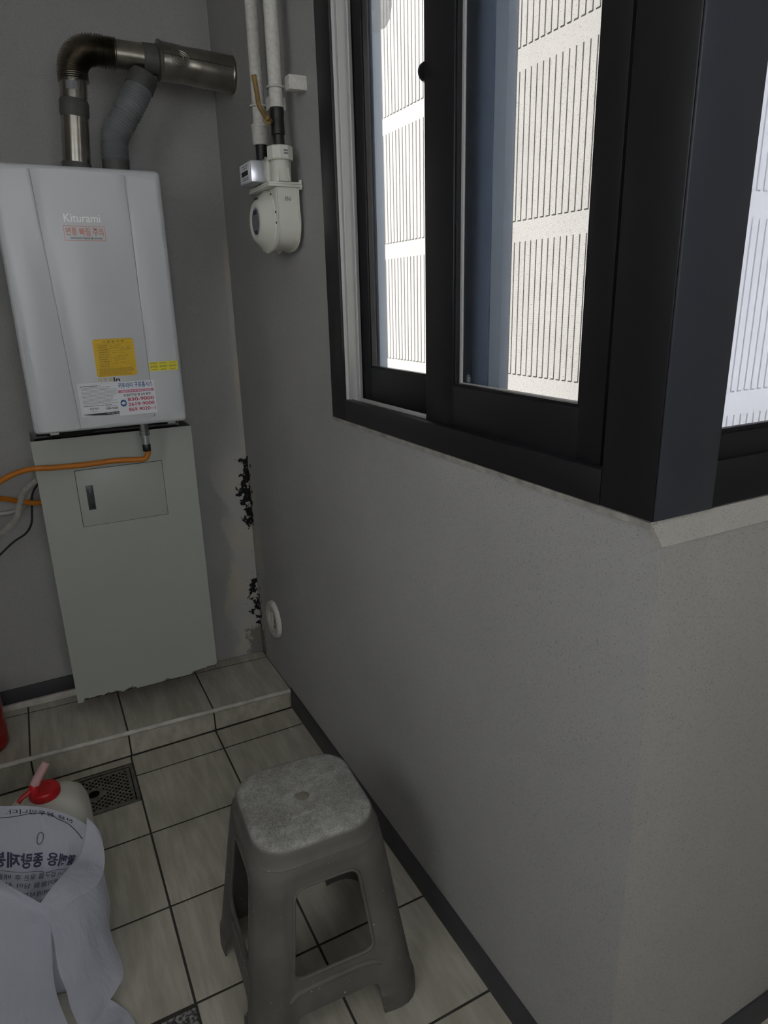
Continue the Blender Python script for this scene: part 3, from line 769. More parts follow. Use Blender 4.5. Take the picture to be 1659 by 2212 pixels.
# corrugated elbow
Rb = .066; cc = Vector((b1.x+Rb, YD, b1.z)); path = []; rad = []
NR = 34
for k in range(NR*6+1):
    t = k/(NR*6); L0 = .02; La = Rb*PI/2; L1 = .055; s = t*(L0+La+L1)
    if s < L0: p = b1+Vector((0, 0, s-L0*0))*1.0 - Vector((0, 0, L0))
    elif s < L0+La:
        a = (s-L0)/Rb; p = cc+Vector((-math.cos(a)*Rb, 0, math.sin(a)*Rb))
    else: q = s-L0-La; p = cc+Vector((q, 0, Rb-.05*q))
    path.append(p); rad.append(.0382+.0034*math.cos(2*PI*NR*t))
put('corrugated_elbow', tubem(path, rad, 40, smooth=60), M['steel2'], fd)
e0 = path[-1]; e1 = Vector((.497, YD, 2.2005)); e2 = Vector((XW+.01, YD, 2.185))
put('horizontal_pipe', tubem([e0-Vector((.004, 0, 0)), e1], .0368, 36), M['steel2'], fd)
put('tape_joint', tubem([e0.lerp(e1, .62), e0.lerp(e1, .64), e0.lerp(e1, .96), e1], [.0375, .0395, .0405, .0400], 32), M['band'], fd)
put('rolled_rim', tubem([e1+Vector((-.006, 0, 0)), e1+Vector((-.003, 0, 0)), e1+Vector((.003, 0, 0)), e1+Vector((.007, 0, 0))], [.046, .0535, .0535, .050], 36), M['steel2'], fd)
tp = [e1.lerp(e2, t/24) for t in range(25)]
bp_ = put('wide_pipe', tubem(tp, [.0505-.0022*math.exp(-((t-8)/2.2)**2) for t in range(25)], 40), M['steel2'], fd)
put('end_bead', tubem([Vector((XW-.010, YD, 2.1857)), Vector((XW-.006, YD, 2.1855)), Vector((XW-.002, YD, 2.1853))], [.0505, .0530, .0505], 36), M['steel2'], fd)
# pressed rings and the seam on the wide pipe
ax = (e2-e1).normalized()
def on_pipe(s, ang, r=.0512):
    c = e1+ax*s; return c+Vector((0, -math.cos(ang), math.sin(ang)))*r
for rr in (.009, .015, .021):
    put('pressed_ring', tubem([on_pipe(.052+rr*1.25*math.cos(a), .05+rr*math.sin(a)/.05, .0500) for a in [k*2*PI/40 for k in range(41)]], .0014, 8), M['steel2'], bp_)
put('seam', tubem([on_pipe(.004+.0085*k, .14, .0502) for k in range(25)], .0009, 6), M['rust'], bp_)
lbx = lp(.86); pts = []
put('paper_sticker', fin((lambda bm: [bm.faces.new([bm.verts.new(lp(t)+Vector((math.sin(a), -math.cos(a), 0))*.0367) for a, t in ((a0, t0), (a1, t0), (a1, t1), (a0, t1))]) for a0, a1 in zip([k*.12-.62 for k in range(7)], [k*.12-.50 for k in range(7)]) for t0, t1 in ((.82, .90),)] and bm)(B())), M['greyp'], fd)
put('wall_flange', lathem([(.0515, .001), (.066, .0025), (.070, .0), (.070, -.004)], (XW, YD, 2.185), (-1, 0, 0), 48), M['wall'], fd)
# grey air-intake hose
ad = thing('intake_hose', (.338, 2.35, bz1), 'grey corrugated air hose bending from the boiler up to the flue', 'hose')
put('hose_collar', tubem([Vector((.338, 2.345, 1.8838)), Vector((.3395, 2.345, 1.925))], .0385, 30), M['band'], ad)
pp = spline([(.3395, 2.345, 1.922), (.341, 2.345, 1.955), (.347, 2.345, 1.990), (.376, 2.345, 2.035), (.410, 2.345, 2.085), (.436, 2.345, 2.130)], 180)
put('corrugated_hose', tubem(pp, [.0375+.0020*math.cos(2*PI*30*i/180)+.0012*noise.noise((i*.09, 0, 0)) for i in range(181)], 36, smooth=60), M['flex'], ad)
put('hose_end', tubem([Vector((.432, 2.345, 2.122)), Vector((.446, 2.345, 2.150)), Vector((.451, 2.345, 2.160))], [.041, .0415, .040], 30), M['band'], ad)

# ================================================================== GAS PIPES AND METER
PXc = .662
g1 = thing('gas_pipe', (PXc, 1.955, 1.88), 'white speckled gas pipe with hex coupling, nearer the flue', 'pipe', 'white gas pipes above the meter')
put('pipe', tubem([(PXc, 1.955, 1.955), (PXc, 1.955, ZT)], .0165, 28), M['gas'], g1)
put('coupling', tubem([(PXc, 1.955, z) for z in (1.915, 1.918, 1.955, 1.958, 1.965)], [.0195, .0225, .0225, .0225, .018], 12), M['gas'], g1)
put('coupling_ring', tubem([(PXc, 1.955, 1.957), (PXc, 1.955, 1.964)], .0235, 24), M['gas'], g1)
put('black_nipple', tubem([(PXc, 1.955, 1.862), (PXc, 1.955, 1.917)], .0150, 24), M['blacktape'], g1)
put('black_ring', tubem([(PXc, 1.955, 1.868), (PXc, 1.955, 1.876)], .019, 24), M['blacktape'], g1)
g2 = thing('gas_pipe', (PXc, 1.815, 1.88), 'white speckled gas pipe with brass lever valve, nearer the window', 'pipe', 'white gas pipes above the meter')
put('pipe', tubem([(PXc, 1.815, 1.968), (PXc, 1.815, ZT)], .0172, 28), M['gas'], g2)
put('taped_valve', tubem([(PXc, 1.815, z) for z in (1.880, 1.912, 1.914, 1.945, 1.948, 1.960, 1.972, 1.977)], [.0145, .0145, .0172, .0168, .0162, .0178, .0175, .0165], 24), M['blacktape'], g2)
hv = [ony(580, 262, 1.80), ony(566, 240, 1.79), ony(559, 226, 1.785), ony(554, 195, 1.785), ony(548, 162, 1.785)]
def strap(path, w, t, up):
    bm = B(); rows = []
    for p in path:
        p = Vector(p); u = Vector(up).normalized()
        T = Vector((1, 0, 0))
        rows.append([bm.verts.new(p+u*a+Vector((0, 1, 0))*b) for a, b in ((-w/2, -t/2), (w/2, -t/2), (w/2, t/2), (-w/2, t/2))])
    for A, C in zip(rows, rows[1:]):
        for k in range(4): bm.faces.new((A[k], A[(k+1) % 4], C[(k+1) % 4], C[k]))
    bm.faces.new(rows[0]); bm.faces.new(rows[-1])
    return fin(bm, smooth=30)
hp = spline(hv, 24)
put('lever', tubem(hp, [.0050+.0016*(i/24) for i in range(25)], 10), M['brass'], g2)
put('lever_nut', lathem([(0, .012), (.006, .012), (.006, 0), (.008, -.012), (0, -.012)], ony(580, 258, 1.80), (-.5, -.7, .1), 6), M['brass'], g2)
put('wing_tab', prismm([ony(*p, 1.797) for p in ((569, 255), (576, 252), (585, 258), (586, 268), (577, 270), (570, 262))], (0, .003, 0), bev=.0008), M['brass'], g2)
def bracket(y, z, label, ln):
    e = thing('pipe_bracket', (XW, y, z), label, 'bracket', 'white wall brackets of the gas pipes')
    put('arm', boxm(PXc+.010, XW+.002, y, y+.030, z, z+.032, bev=.003), M['gas'], e)
    put('bolt', tubem([(PXc+.0205, y+.01, z+.018), (PXc+.0205, ln, z+.018)], .0032, 8), M['gas'], e)
    cpt = [Vector((PXc+.0205*math.cos(a), ln+.0205*math.sin(a), z+.018)) for a in [k*2*PI/28 for k in range(29)]]
    put('clamp_ring', tubem(cpt, .0028, 8), M['gas'], e)
bracket(1.745, 2.000, 'white wall bracket clamping the pipe nearer the window', 1.815)
bracket(1.895, 1.990, 'white wall bracket clamping the pipe nearer the flue', 1.955)

gm = thing('gas_meter', (.67, 1.885, 1.64), 'cream round-bodied gas meter hanging below the two white pipes', 'gas meter')
MY = 1.885
def mprof(x, grow=0.0):
    pts = []
    r = .083+grow
    for k in range(33):
        a = PI+PI*k/32; c_, s_ = math.cos(a), math.sin(a); q = 1/(abs(c_)**2.8+abs(s_)**2.8)**(1/2.8)
        pts.append((x, MY+r*c_*q*.98, 1.722+r*s_*q*.92))
    return [(x, MY-.081-grow, 1.793)]+pts+[(x, MY+.081+grow, 1.793)]
put('body', prismm(mprof(.644), (.056, 0, 0), bev=.002), M['meter'], gm)
put('cover_rim', prismm([(p[0], p[1], p[2]-.002) for p in mprof(.640, .003)], (.004, 0, 0), bev=.001), M['meter'], gm)
put('cover_rim', prismm([(p[0], p[1], p[2]-.002) for p in mprof(.700, .003)], (.004, 0, 0), bev=.001), M['meter'], gm)
dm = put('front_drum', lathem([(.0785, 0), (.0775, .004), (.071, .008), (.061, .019), (.052, .029), (.047, .0335), (.042, .0345), (.036, .033), (.034, .031), (0, .031)], (.640, MY, 1.716), (-1, 0, 0), 40), M['meter'], gm)
put('rear_drum', lathem([(.074, 0), (.073, .006), (.062, .011), (0, .0115)], (.704, MY, 1.716), (1, 0, 0), 40), M['meter'], gm)
lb = put('round_label', lathem([(0, .0318), (.0315, .0318), (.033, .031)], (.640, MY, 1.716), (-1, 0, 0), 32), M['greyp'], gm)
for zz, w in ((1.738, .030), (1.690, .024)):
    put('label_print', boxm(.6078, .6081, MY-w/2, MY+w/2, zz-.005, zz+.005), M['ink'], gm)
for zz in (1.728, 1.722, 1.716, 1.710, 1.704): put('label_print', boxm(.6078, .6081, MY-.02, MY+.02, zz-.0007, zz+.0007), M['inkg'], gm)
for q in range(4): put('label_print', boxm(.6135, .6150, MY-.012+.007*q, MY-.0075+.007*q, 1.769, 1.775), M['black'], gm)
for a in range(9):
    an = math.radians(-170+a*42.5); r = .079
    put('screw', lathem([(.0034, 0), (.0034, .002), (.002, .003), (0, .003)], (.6405, MY+r*math.cos(an)*.97, 1.720+r*math.sin(an)*.92), (-1, 0, 0), 10), M['gasket'], gm)
put('flange', boxm(.620, .712, MY-.090, MY+.075, 1.792, 1.798, bev=.001), M['meter'], gm)
put('flange', boxm(.622, .710, MY-.088, MY+.073, 1.7985, 1.804, bev=.001), M['meter'], gm)
for yy in (-.083, .083):
    put('flange_screw', tubem([(.709, MY+yy, 1.787), (.709, MY+yy, 1.810)], .004, 10), M['meter'], gm)
put('upper_housing', boxm(.642, .698, MY-.055, MY+.082, 1.804, 1.862, bev=.006, seg=3), M['meter'], gm)
put('inlet_column', tubem([(PXc, 1.815, 1.804), (PXc, 1.815, 1.866)], [.026, .022], 28), M['meter'], gm)
put('inlet_column', tubem([(PXc, 1.955, 1.804), (PXc, 1.955, 1.868)], [.026, .021], 28), M['meter'], gm)
for dxx in (-.012, .012):
    put('rib', prismm([(PXc+dxx-.002, 1.794, 1.804), (PXc+dxx-.002, 1.786, 1.804), (PXc+dxx-.002, 1.793, 1.835)], (.004, 0, 0)), M['meter'], gm)
nut = put('ring_nut', tubem([(PXc+.001, 1.815, z) for z in (1.854, 1.857, 1.883, 1.886)], [.0315, .0335, .0335, .0315], 10, smooth=20), M['meter'], gm)
for zz in (1.8735, 1.8665): put('label_print', boxm(PXc+.000, PXc+.0105, 1.7814, 1.7826, zz-.002, zz+.002), M['greyp'], gm)
text_on(gm, 'IN', M['greyp'], (.672, MY-.0835, 1.765), (1, 0, 0), (0, 0, 1), height=.011, off=.001)
# counter window
ct = put('counter_box', boxm(.592, .636, MY-.042, MY+.052, 1.806, 1.858, bev=.003), M['chrome'], gm)
put('counter_plate', boxm(.634, .642, MY-.050, MY+.058, 1.801, 1.864, bev=.001), M['meter'], gm)
fc = put('counter_face', boxm(.5905, .5918, MY-.038, MY+.048, 1.810, 1.855, bev=.0004), M['paper'], ct)
put('digit_window', boxm(.5897, .5904, MY-.022, MY+.030, 1.826, 1.837), M['dark'], ct)
for zz, w in ((1.8485, .05), (1.843, .03), (1.8205, .045), (1.816, .05)):
    put('label_print', boxm(.5899, .5904, MY-w/2, MY+w/2, zz-.0009, zz+.0009), M['greyp'], ct)
for yy in (-.046, .050): put('seal_screw', lathem([(.004, 0), (.004, .004), (0, .005)], (.634, MY+yy, 1.862 if yy < 0 else 1.803), (-1, 0, 0), 10), M['chrome'], gm)
put('foot_tab', prismm([(.665, MY-.03, 1.648), (.665, MY-.055, 1.662), (.665, MY-.02, 1.640), (.665, MY, 1.636), (.665, MY+.01, 1.648)], (.004, 0, 0)), M['meter'], gm)

# capped drain port low on the right wall
vc = thing('wall_port_cap', (XW, 2.352, .322), 'round white painted pipe cap low on the wall near the corner', 'pipe cap')
put('cap_disc', lathem([(0, .006), (.040, .006), (.044, .012), (.066, .016), (.073, .012), (.076, .002), (.076, 0)], (XW, 2.352, .322), (-1, 0, 0), 48), M['gas'], vc)
put('cap_bar', boxm(XW-.014, XW-.006, 2.346, 2.358, .295, .352, bev=.003), M['gas'], vc)
put('dirty_recess', lathem([(0, .0066), (.024, .0066), (.026, .0062)], (XW, 2.350, .302), (-1, 0, 0), 24), M['mortar'], vc)

# ================================================================== HOSES AT THE LEFT
oh = thing('orange_gas_hose', (.30, 2.27, 1.05), 'orange rubber gas hose looping in front of the cabinet', 'hose')
hx = ony(311, 925, 2.27).x
put('hex_fitting', tubem([(hx, 2.272, z) for z in (1.1525, 1.128, 1.127, 1.112)], [.0140, .0140, .0155, .0155], 8, smooth=20), M['galv'], oh)
put('threaded_nipple', tubem([(hx, 2.272, z) for z in (1.112, 1.104, 1.103, 1.083)], [.0125, .0125, .0112, .0112], 16), M['chrome'], oh)
put('black_sleeve', tubem([(hx+.001, 2.272, z) for z in (1.083, 1.081, 1.062, 1.060)], [.0115, .0128, .0128, .0115], 20), M['blacktape'], oh)
hz = [(hx+.001, 2.272, 1.064), ony(320, 978, 2.272), ony(314, 990, 2.272), ony(296, 993, 2.272), ony(250, 995, 2.285), ony(190, 1003, 2.296), ony(120, 1010, 2.302), ony(70, 1013, 2.31), ony(30, 1024, 2.32), ony(-10, 1046, 2.33), ony(-35, 1060, 2.35), ony(-15, 1074, 2.38), ony(20, 1079, 2.42), ony(45, 1083, 2.44), ony(68, 1086, 2.45), ony(90, 1086, 2.46)]
hz = [Vector((min(p[0], cx0-.0005 if k_ == len(hz)-1 else cx0-.016) if p[1] > CF-.0 and p[0] < .1 else p[0], p[1], p[2])) for k_, p in enumerate(hz)]
put('hose', tubem(spline(hz, 220), .0088, 18), M['orange'], oh)
def conduit(name, px, Y, r, m, label, cat, ridge=0):
    pts = [ony(a, b, Y+(k*.004)) for k, (a, b) in enumerate(px)]
    pts = [Vector((min(p.x, cx0-.0005 if k == 0 else cx0-.014), p.y, p.z)) for k, p in enumerate(pts)]
    n = 260; sp = spline(pts, n)
    e = put(name, tubem(sp, (lambda t: r+ridge*math.cos(2*PI*n/4*t)) if ridge else r, 14), m)
    return tag(e, label, cat)
conduit('corrugated_conduit', [(90, 1036), (52, 1062), (43, 1090), (38, 1115), (18, 1140), (-12, 1165), (-50, 1190)], 2.385, .0085, M['corr'], 'pale corrugated conduit curving down at left of the cabinet', 'conduit', .0009)
conduit('grey_hose', [(95, 1050), (62, 1075), (50, 1096), (25, 1106), (-10, 1111), (-60, 1114)], 2.515, .0078, M['corr'], 'pale smooth hose running left below the orange hose', 'hose')
conduit('black_cable', [(95, 1042), (70, 1068), (69, 1100), (68, 1130), (56, 1152), (28, 1172), (-5, 1203), (-50, 1240)], 2.475, .0034, M['cable'], 'thin black cable hanging down at left of the cabinet', 'cable')

# red canister on the step
rc = thing('red_canister', (-.314, 2.335, zp(-.314)), 'red metal cylinder standing on the step at the left edge', 'cylinder')
zb = zp(-.314)
put('body', lathem([(0, 0), (.058, 0), (.066, .006), (.070, .018), (.071, .03), (.071, .185), (.0705, .195), (.062, .222), (.045, .245), (.022, .258), (.018, .262), (0, .262)], (-.314, 2.335, zb), (0, 0, 1), 48), M['red'], rc)
put('rolled_seam', lathem([(.0712, .064), (.0726, .066), (.0712, .068)], (-.314, 2.335, zb), (0, 0, 1), 48), M['red'], rc)
put('neck_valve', lathem([(.015, .262), (.015, .285), (.020, .286), (.020, .305), (0, .308)], (-.314, 2.335, zb), (0, 0, 1), 20), M['gasket'], rc)
put('handle', boxm(-.40, -.30, 2.325, 2.345, zb+.308, zb+.318, bev=.003), M['gasket'], rc)
wire = spline([(-.246, 2.300, zb+.115), (-.2435, 2.318, zb+.135), (-.2435, 2.33, zb+.16), (-.250, 2.322, zb+.178), (-.262, 2.300, zb+.182)], 24)
put('wire_clip', tubem(wire, .0016, 6), M['galv'], rc)

# ================================================================== FLOOR DRAIN
dn = thing('floor_drain', ((DX0+DX1)/2, (DY0+DY1)/2, -.01), 'square steel floor drain grate with cross-shaped holes', 'drain')
bm = B()
for a in ((DX0, DX1, DY0, DY0+.010), (DX0, DX1, DY1-.010, DY1), (DX0, DX0+.010, DY0+.010, DY1-.010), (DX1-.010, DX1, DY0+.010, DY1-.010)):
    box(bm, a[0], a[1], a[2], a[3], -.012, -.0015)
put('drain_frame', fin(bm), M['grate'], dn)
bm = B(); gx0, gx1, gy0, gy1 = DX0+.013, DX1-.013, DY0+.013, DY1-.013
NC = 19; cw = (gx1-gx0)/NC; ch = (gy1-gy0)/NC; hp_ = onz(203, 1716, -.003); hole = (hp_.x, hp_.y, .0185)
fr = (0, .03, .31, .69, .97, 1)
for i in range(NC):
    for j in range(NC):
        has = (i+j) % 2 == 0 and 0 < i < NC-1 and 0 < j < NC-1
        cxx, cyy = gx0+(i+.5)*cw, gy0+(j+.5)*ch
        near = math.hypot(cxx-hole[0], cyy-hole[1])
        if near < .0225: continue
        if near < .033: has = False
        if not has:
            vv = [bm.verts.new((gx0+(i+a)*cw, gy0+(j+b)*ch, -.0045)) for a, b in ((0, 0), (1, 0), (1, 1), (0, 1))]; bm.faces.new(vv); continue
        for a in range(5):
            for b in range(5):
                if (a == 2 and 1 <= b <= 3) or (b == 2 and 1 <= a <= 3): continue
                q = [(fr[a], fr[b]), (fr[a+1], fr[b]), (fr[a+1], fr[b+1]), (fr[a], fr[b+1])]
                bm.faces.new([bm.verts.new((gx0+(i+u)*cw, gy0+(j+v)*ch, -.0045)) for u, v in q])
bmesh.ops.remove_doubles(bm, verts=bm.verts, dist=1e-5)
r = bmesh.ops.extrude_face_region(bm, geom=list(bm.faces))
for v in [g for g in r['geom'] if isinstance(g, bmesh.types.BMVert)]: v.co.z -= .0015
put('grate_plate', fin(bm), M['grate'], dn)
put('round_inlet', lathem([(.0175, -.012), (.0175, -.0030), (.0205, -.0030), (.0210, -.0040), (.0300, -.0042)], (hole[0], hole[1], 0), (0, 0, 1), 28), M['grate'], dn)
bm = B(); box(bm, DX0+.003, DX1-.003, DY0+.003, DY1-.003, -.055, -.050); put('sump', fin(bm), M['dark'], dn)

# ================================================================== PLASTIC STOOL
SCX, SCY, SROT = .391, 1.186, math.radians(-3)
SH = .477
st = thing('plastic_stool', (SCX, SCY, 0), 'scuffed grey moulded plastic stool standing on the tiles', 'stool')
def section(h, r, inset, n=96):
    """rounded square outline, half size h; side middles pushed in by inset"""
    out = []
    for k in range(n):
        a = 2*PI*(k+.5)/n; c, s = math.cos(a), math.sin(a)
        # ray hit on rounded square
        lo, hi = 0, 2*h
        for _ in range(40):
            mid = (lo+hi)/2; x, y = abs(c*mid), abs(s*mid)
            ix, iy = max(x-(h-r), 0), max(y-(h-r), 0)
            if math.hypot(ix, iy) > r or x > h or y > h: hi = mid
            else: lo = mid
        x, y = c*lo, s*lo
        lat = min(abs(x), abs(y))/h
        t = max(0, min(1, (.64-lat)/.055)); t = t*t*(3-2*t)
        if abs(x) > abs(y): x -= math.copysign(inset*t, x)
        else: y -= math.copysign(inset*t, y)
        out.append((x, y))
    return out
def flare(z): return .1950-.122*z
prof = [(SH-.0005, .0165, .0165, 0), (SH, .030, .0295, 0), (SH+.0003, .070, .055, 0), (SH-.0002, .113, .064, 0), (SH-.0018, .1220, .066, 0), (SH-.006, .1285, .067, 0), (SH-.014, .1325, .068, 0), (SH-.028, .1360, .068, 0), (SH-.042, .1395, .068, 0), (SH-.045, .1415, .068, 0), (SH-.048, .1395, .068, 0)]
prof += [(z, flare(z), r, i_) for z, r, i_ in ((.418, .066, .000), (.403, .062, .004), (.375, .060, .0075), (.30, .058, .008), (.20, .055, .008), (.12, .053, .008), (.07, .052, .008), (.054, .052, .008))]
prof += [(.047, .1925, .054, .003), (.020, .1945, .054, .003), (0, .1950, .054, .003)]
def shell(prof):
    bm = B(); n = 96; T = .0042
    def ringset(f):
        R = []
        for z, h, r, ins in prof:
            zz, hh = f(z, h)
            R.append([bm.verts.new((x, y, zz)) for x, y in section(hh, min(r, hh), ins)])
        return R
    O = ringset(lambda z, h: (z, h)); I = ringset(lambda z, h: (max(z-T, 0) if z > .02 else z, h if h < .02 else h-T*(1 if h > .12 else 0)))
    for R in (O, I):
        for A, C in zip(R, R[1:]):
            for k in range(n): bm.faces.new((A[k], A[(k+1) % n], C[(k+1) % n], C[k]))
    for k in range(n): bm.faces.new((O[0][k], O[0][(k+1) % n], I[0][(k+1) % n], I[0][k]))
    for k in range(n): bm.faces.new((O[-1][k], O[-1][(k+1) % n], I[-1][(k+1) % n], I[-1][k]))
    return fin(bm)
def rpoly(pts, rad, n=5):
    out = []; P_ = [Vector((*p, 0)) for p in pts]; N = len(P_)
    for i in range(N):
        a, b, c = P_[i-1], P_[i], P_[(i+1) % N]; r = rad[i] if isinstance(rad, (list, tuple)) else rad
        u, v = (a-b).normalized(), (c-b).normalized()
        for k in range(n+1):
            t = k/n; p = b+u*r*(1-t)**2+v*r*t**2
            out.append((p.x, p.y))
    return out
body = bpy.data.objects.new('stool_tmp', shell(prof)); COL.objects.link(body)
wz0, wz1 = .171, .374
wpoly = rpoly([(-.090, wz0), (.090, wz0), (.067, wz1), (-.067, wz1)], .026)
apoly = rpoly([(-.105, -.05), (.105, -.05), (.093, .082), (-.093, .082)], [.001, .001, .022, .022])
cutters = []
bm = B()
for poly in (wpoly, apoly):
    prism(bm, [(a, -.4, b) for a, b in poly], (0, .8, 0))
cutters.append(fin(bm))
bm = B()
for poly in (wpoly, apoly):
    prism(bm, [(-.4, a, b) for a, b in poly], (.8, 0, 0))
cutters.append(fin(bm))
bm = B()
lathe(bm, [(0, SH-.03), (.0028, SH-.03), (.0028, SH+.02), (0, SH+.02)], (-.046, -.060, 0), Vector((0, 0, 1)), 10)
cutters.append(fin(bm))
tmp = []
for cm in cutters:
    co = bpy.data.objects.new('cutter_tmp', cm); COL.objects.link(co); tmp.append(co)
    md = body.modifiers.new('cut', 'BOOLEAN'); md.operation = 'DIFFERENCE'; md.object = co; md.solver = 'EXACT'
res = apply_mods(body)
for o in tmp+[body]: bpy.data.objects.remove(o)
def stool_part(planes, name):
    """keep the side of each plane (co, no) the normal points to"""
    bm = B(); bm.from_mesh(res)
    for co, no in planes:
        bmesh.ops.bisect_plane(bm, geom=list(bm.verts)+list(bm.edges)+list(bm.faces), plane_co=co, plane_no=no, clear_inner=True, dist=1e-6)
    R = Matrix.Translation((SCX, SCY, 0)) @ Matrix.Rotation(SROT, 4, 'Z')
    bm.transform(R)
    return put(name, fin(bm, smooth=38), M['stool'], st)
ZS = SH-.048
seat = stool_part([((0, 0, ZS), (0, 0, 1))], 'seat')
# below the skirt: an apron/rail between the legs on each side, and four legs
for k in range(4):
    a = k*PI/2; d = Vector((math.cos(a), math.sin(a), 0)); l = Vector((-d.y, d.x, 0))
    side = [((l*.0), None)]
    cutp = [(l*-.066, l), (l*.066, -l), (d*.05, d)]
    stool_part([((0, 0, ZS), (0, 0, -1)), ((0, 0, .25), (0, 0, 1))]+cutp, 'apron')
    cutr = [(l*-.094, l), (l*.094, -l), (d*.05, d)]
    stool_part([((0, 0, .25), (0, 0, -1))]+cutr, 'rail')
for sx_ in (-1, 1):
    for sy_ in (-1, 1):
        bm = B(); bm.from_mesh(res)
        geo = lambda: list(bm.verts)+list(bm.edges)+list(bm.faces)
        bmesh.ops.bisect_plane(bm, geom=geo(), plane_co=(0, 0, ZS), plane_no=(0, 0, -1), clear_inner=True)
        bmesh.ops.bisect_plane(bm, geom=geo(), plane_co=(0, 0, .25), plane_no=(0, 0, 1))
        for q, lim in ((0, .066), (1, .066), (0, .094), (1, .094)):
            no = [0, 0, 0]; no[q] = (sx_, sy_)[q]; co = [0, 0, 0]; co[q] = lim*(sx_, sy_)[q]
            bmesh.ops.bisect_plane(bm, geom=geo(), plane_co=co, plane_no=no)
        kill = []
        for f in bm.faces:
            c = f.calc_center_median(); lim = .066 if c.z > .25 else .094
            if c.x*sx_ < lim or c.y*sy_ < lim: kill.append(f)
        bmesh.ops.delete(bm, geom=kill, context='FACES')
        bm.transform(Matrix.Translation((SCX, SCY, 0)) @ Matrix.Rotation(SROT, 4, 'Z'))
        put('leg', fin(bm, smooth=38), M['stool'], st)
put('skirt_ridge', tubem([Matrix.Translation((SCX, SCY, 0)) @ Matrix.Rotation(SROT, 4, 'Z') @ Vector((x, y, SH-.0455)) for x, y in (lambda q: q+q[:1])(section(.1415, .068, 0))], .0012, 6, cap=False), M['stool'], st)
def side_h(z):
    for (za, ha, _, ia), (zb_, hb, _, ib) in zip(prof, prof[1:]):
        if zb_ <= z <= za:
            t = (za-z)/(za-zb_); return ha+(hb-ha)*t-(ia+(ib-ia)*t)
    return .19
Rm = Matrix.Translation((SCX, SCY, 0)) @ Matrix.Rotation(SROT, 4, 'Z')
for k in range(4):
    a = k*PI/2; d = Vector((math.cos(a), math.sin(a), 0)); l = Vector((-d.y, d.x, 0))
    loop = [Rm @ (d*(side_h(b)-.001)+l*q*1.03+Vector((0, 0, b+(.003 if b > .25 else -.003)))) for q, b in wpoly]
    put('window_rim', tubem(loop+[loop[0]], .0042, 8, cap=False), M['stool'], st)
    rl = [Rm @ (d*(side_h(.142)-.0005)+l*(.104-.208*t/10)+Vector((0, 0, .142-.016*abs(t/5-1)**6))) for t in range(11)]
    put('rail_ridge', tubem(rl, .0065, 10), M['stool'], st)

# ================================================================== JUG
JX, JY = -.128, 1.715
jg = thing('plastic_jug', (JX, JY, 0), 'milky plastic water jug with red screw cap behind the bin bag', 'jug')
prof_j = [(0, .088), (.01, .097), (.05, .100), (.20, .100), (.235, .098), (.262, .090), (.283, .074), (.296, .052), (.301, .038), (.303, .033), (.315, .033)]
bm = B(); rings = []
for z, h in prof_j:
    n = 48; ring = []
    for k in range(n):
        a = 2*PI*k/n; c, s = math.cos(a), math.sin(a); e = 4 if z < .28 else (3 if z < .298 else 2)
        rr = h/((abs(c)**e+abs(s)**e)**(1/e)); ring.append(bm.verts.new((JX+rr*c, JY+rr*s*.95, z)))
    rings.append(ring)
for A, C in zip(rings, rings[1:]):
    for k in range(48): bm.faces.new((A[k], A[(k+1) % 48], C[(k+1) % 48], C[k]))
bm.faces.new(rings[0])
put('jug_body', fin(bm, smooth=50), M['jug'], jg)
capc = Vector((JX, JY, .303))
capo = put('screw_cap', lathem([(.0355, 0), (.0365, .004), (.0360, .018), (.0335, .022), (.020, .023), (.018, .021), (0, .021)], capc, (0, 0, 1), 48), M['redcap'], jg)
for k in range(24):
    a = 2*PI*k/24; p = capc+Vector((math.cos(a)*.0362, math.sin(a)*.0362, 0))
    put('cap_rib', tubem([p+Vector((0, 0, .003)), p+Vector((0, 0, .018))], .0012, 6), M['redcap'], capo)
s0 = capc+Vector((-.022, -.012, .022))
put('tap_body', tubem([s0+Vector((0, 0, -.006)), s0+Vector((.002, 0, .022)), s0+Vector((.004, 0, .026))], [.0130, .0125, .010], 24), M['redcap'], capo)
put('tap_lever', tubem([s0+Vector((-.004, -.002, .012)), s0+Vector((-.026, -.012, .008)), s0+Vector((-.038, -.018, .000))], [.0075, .006, .0055], 14), M['redcap'], capo)
put('spout', tubem([s0+Vector((.000, 0, .018)), s0+Vector((.012, .006, .036)), s0+Vector((.030, .014, .058)), s0+Vector((.038, .018, .067))], [.0115, .0115, .0100, .0095], 24), M['spout'], capo)

# second container at the left edge
bj = thing('white_bottle', (-.300, 1.86, 0), 'pale plastic bottle just showing at the left edge behind the jug', 'bottle')
put('bottle_body', lathem([(0, 0), (.052, 0), (.056, .006), (.056, .17), (.050, .195), (.030, .215), (.016, .222), (.016, .235), (0, .235)], (-.300, 1.86, 0), (0, 0, 1), 40), M['jug'], bj)
put('bottle_cap', lathem([(.018, .228), (.018, .248), (0, .249)], (-.300, 1.86, 0), (0, 0, 1), 24), M['paper'], bj)

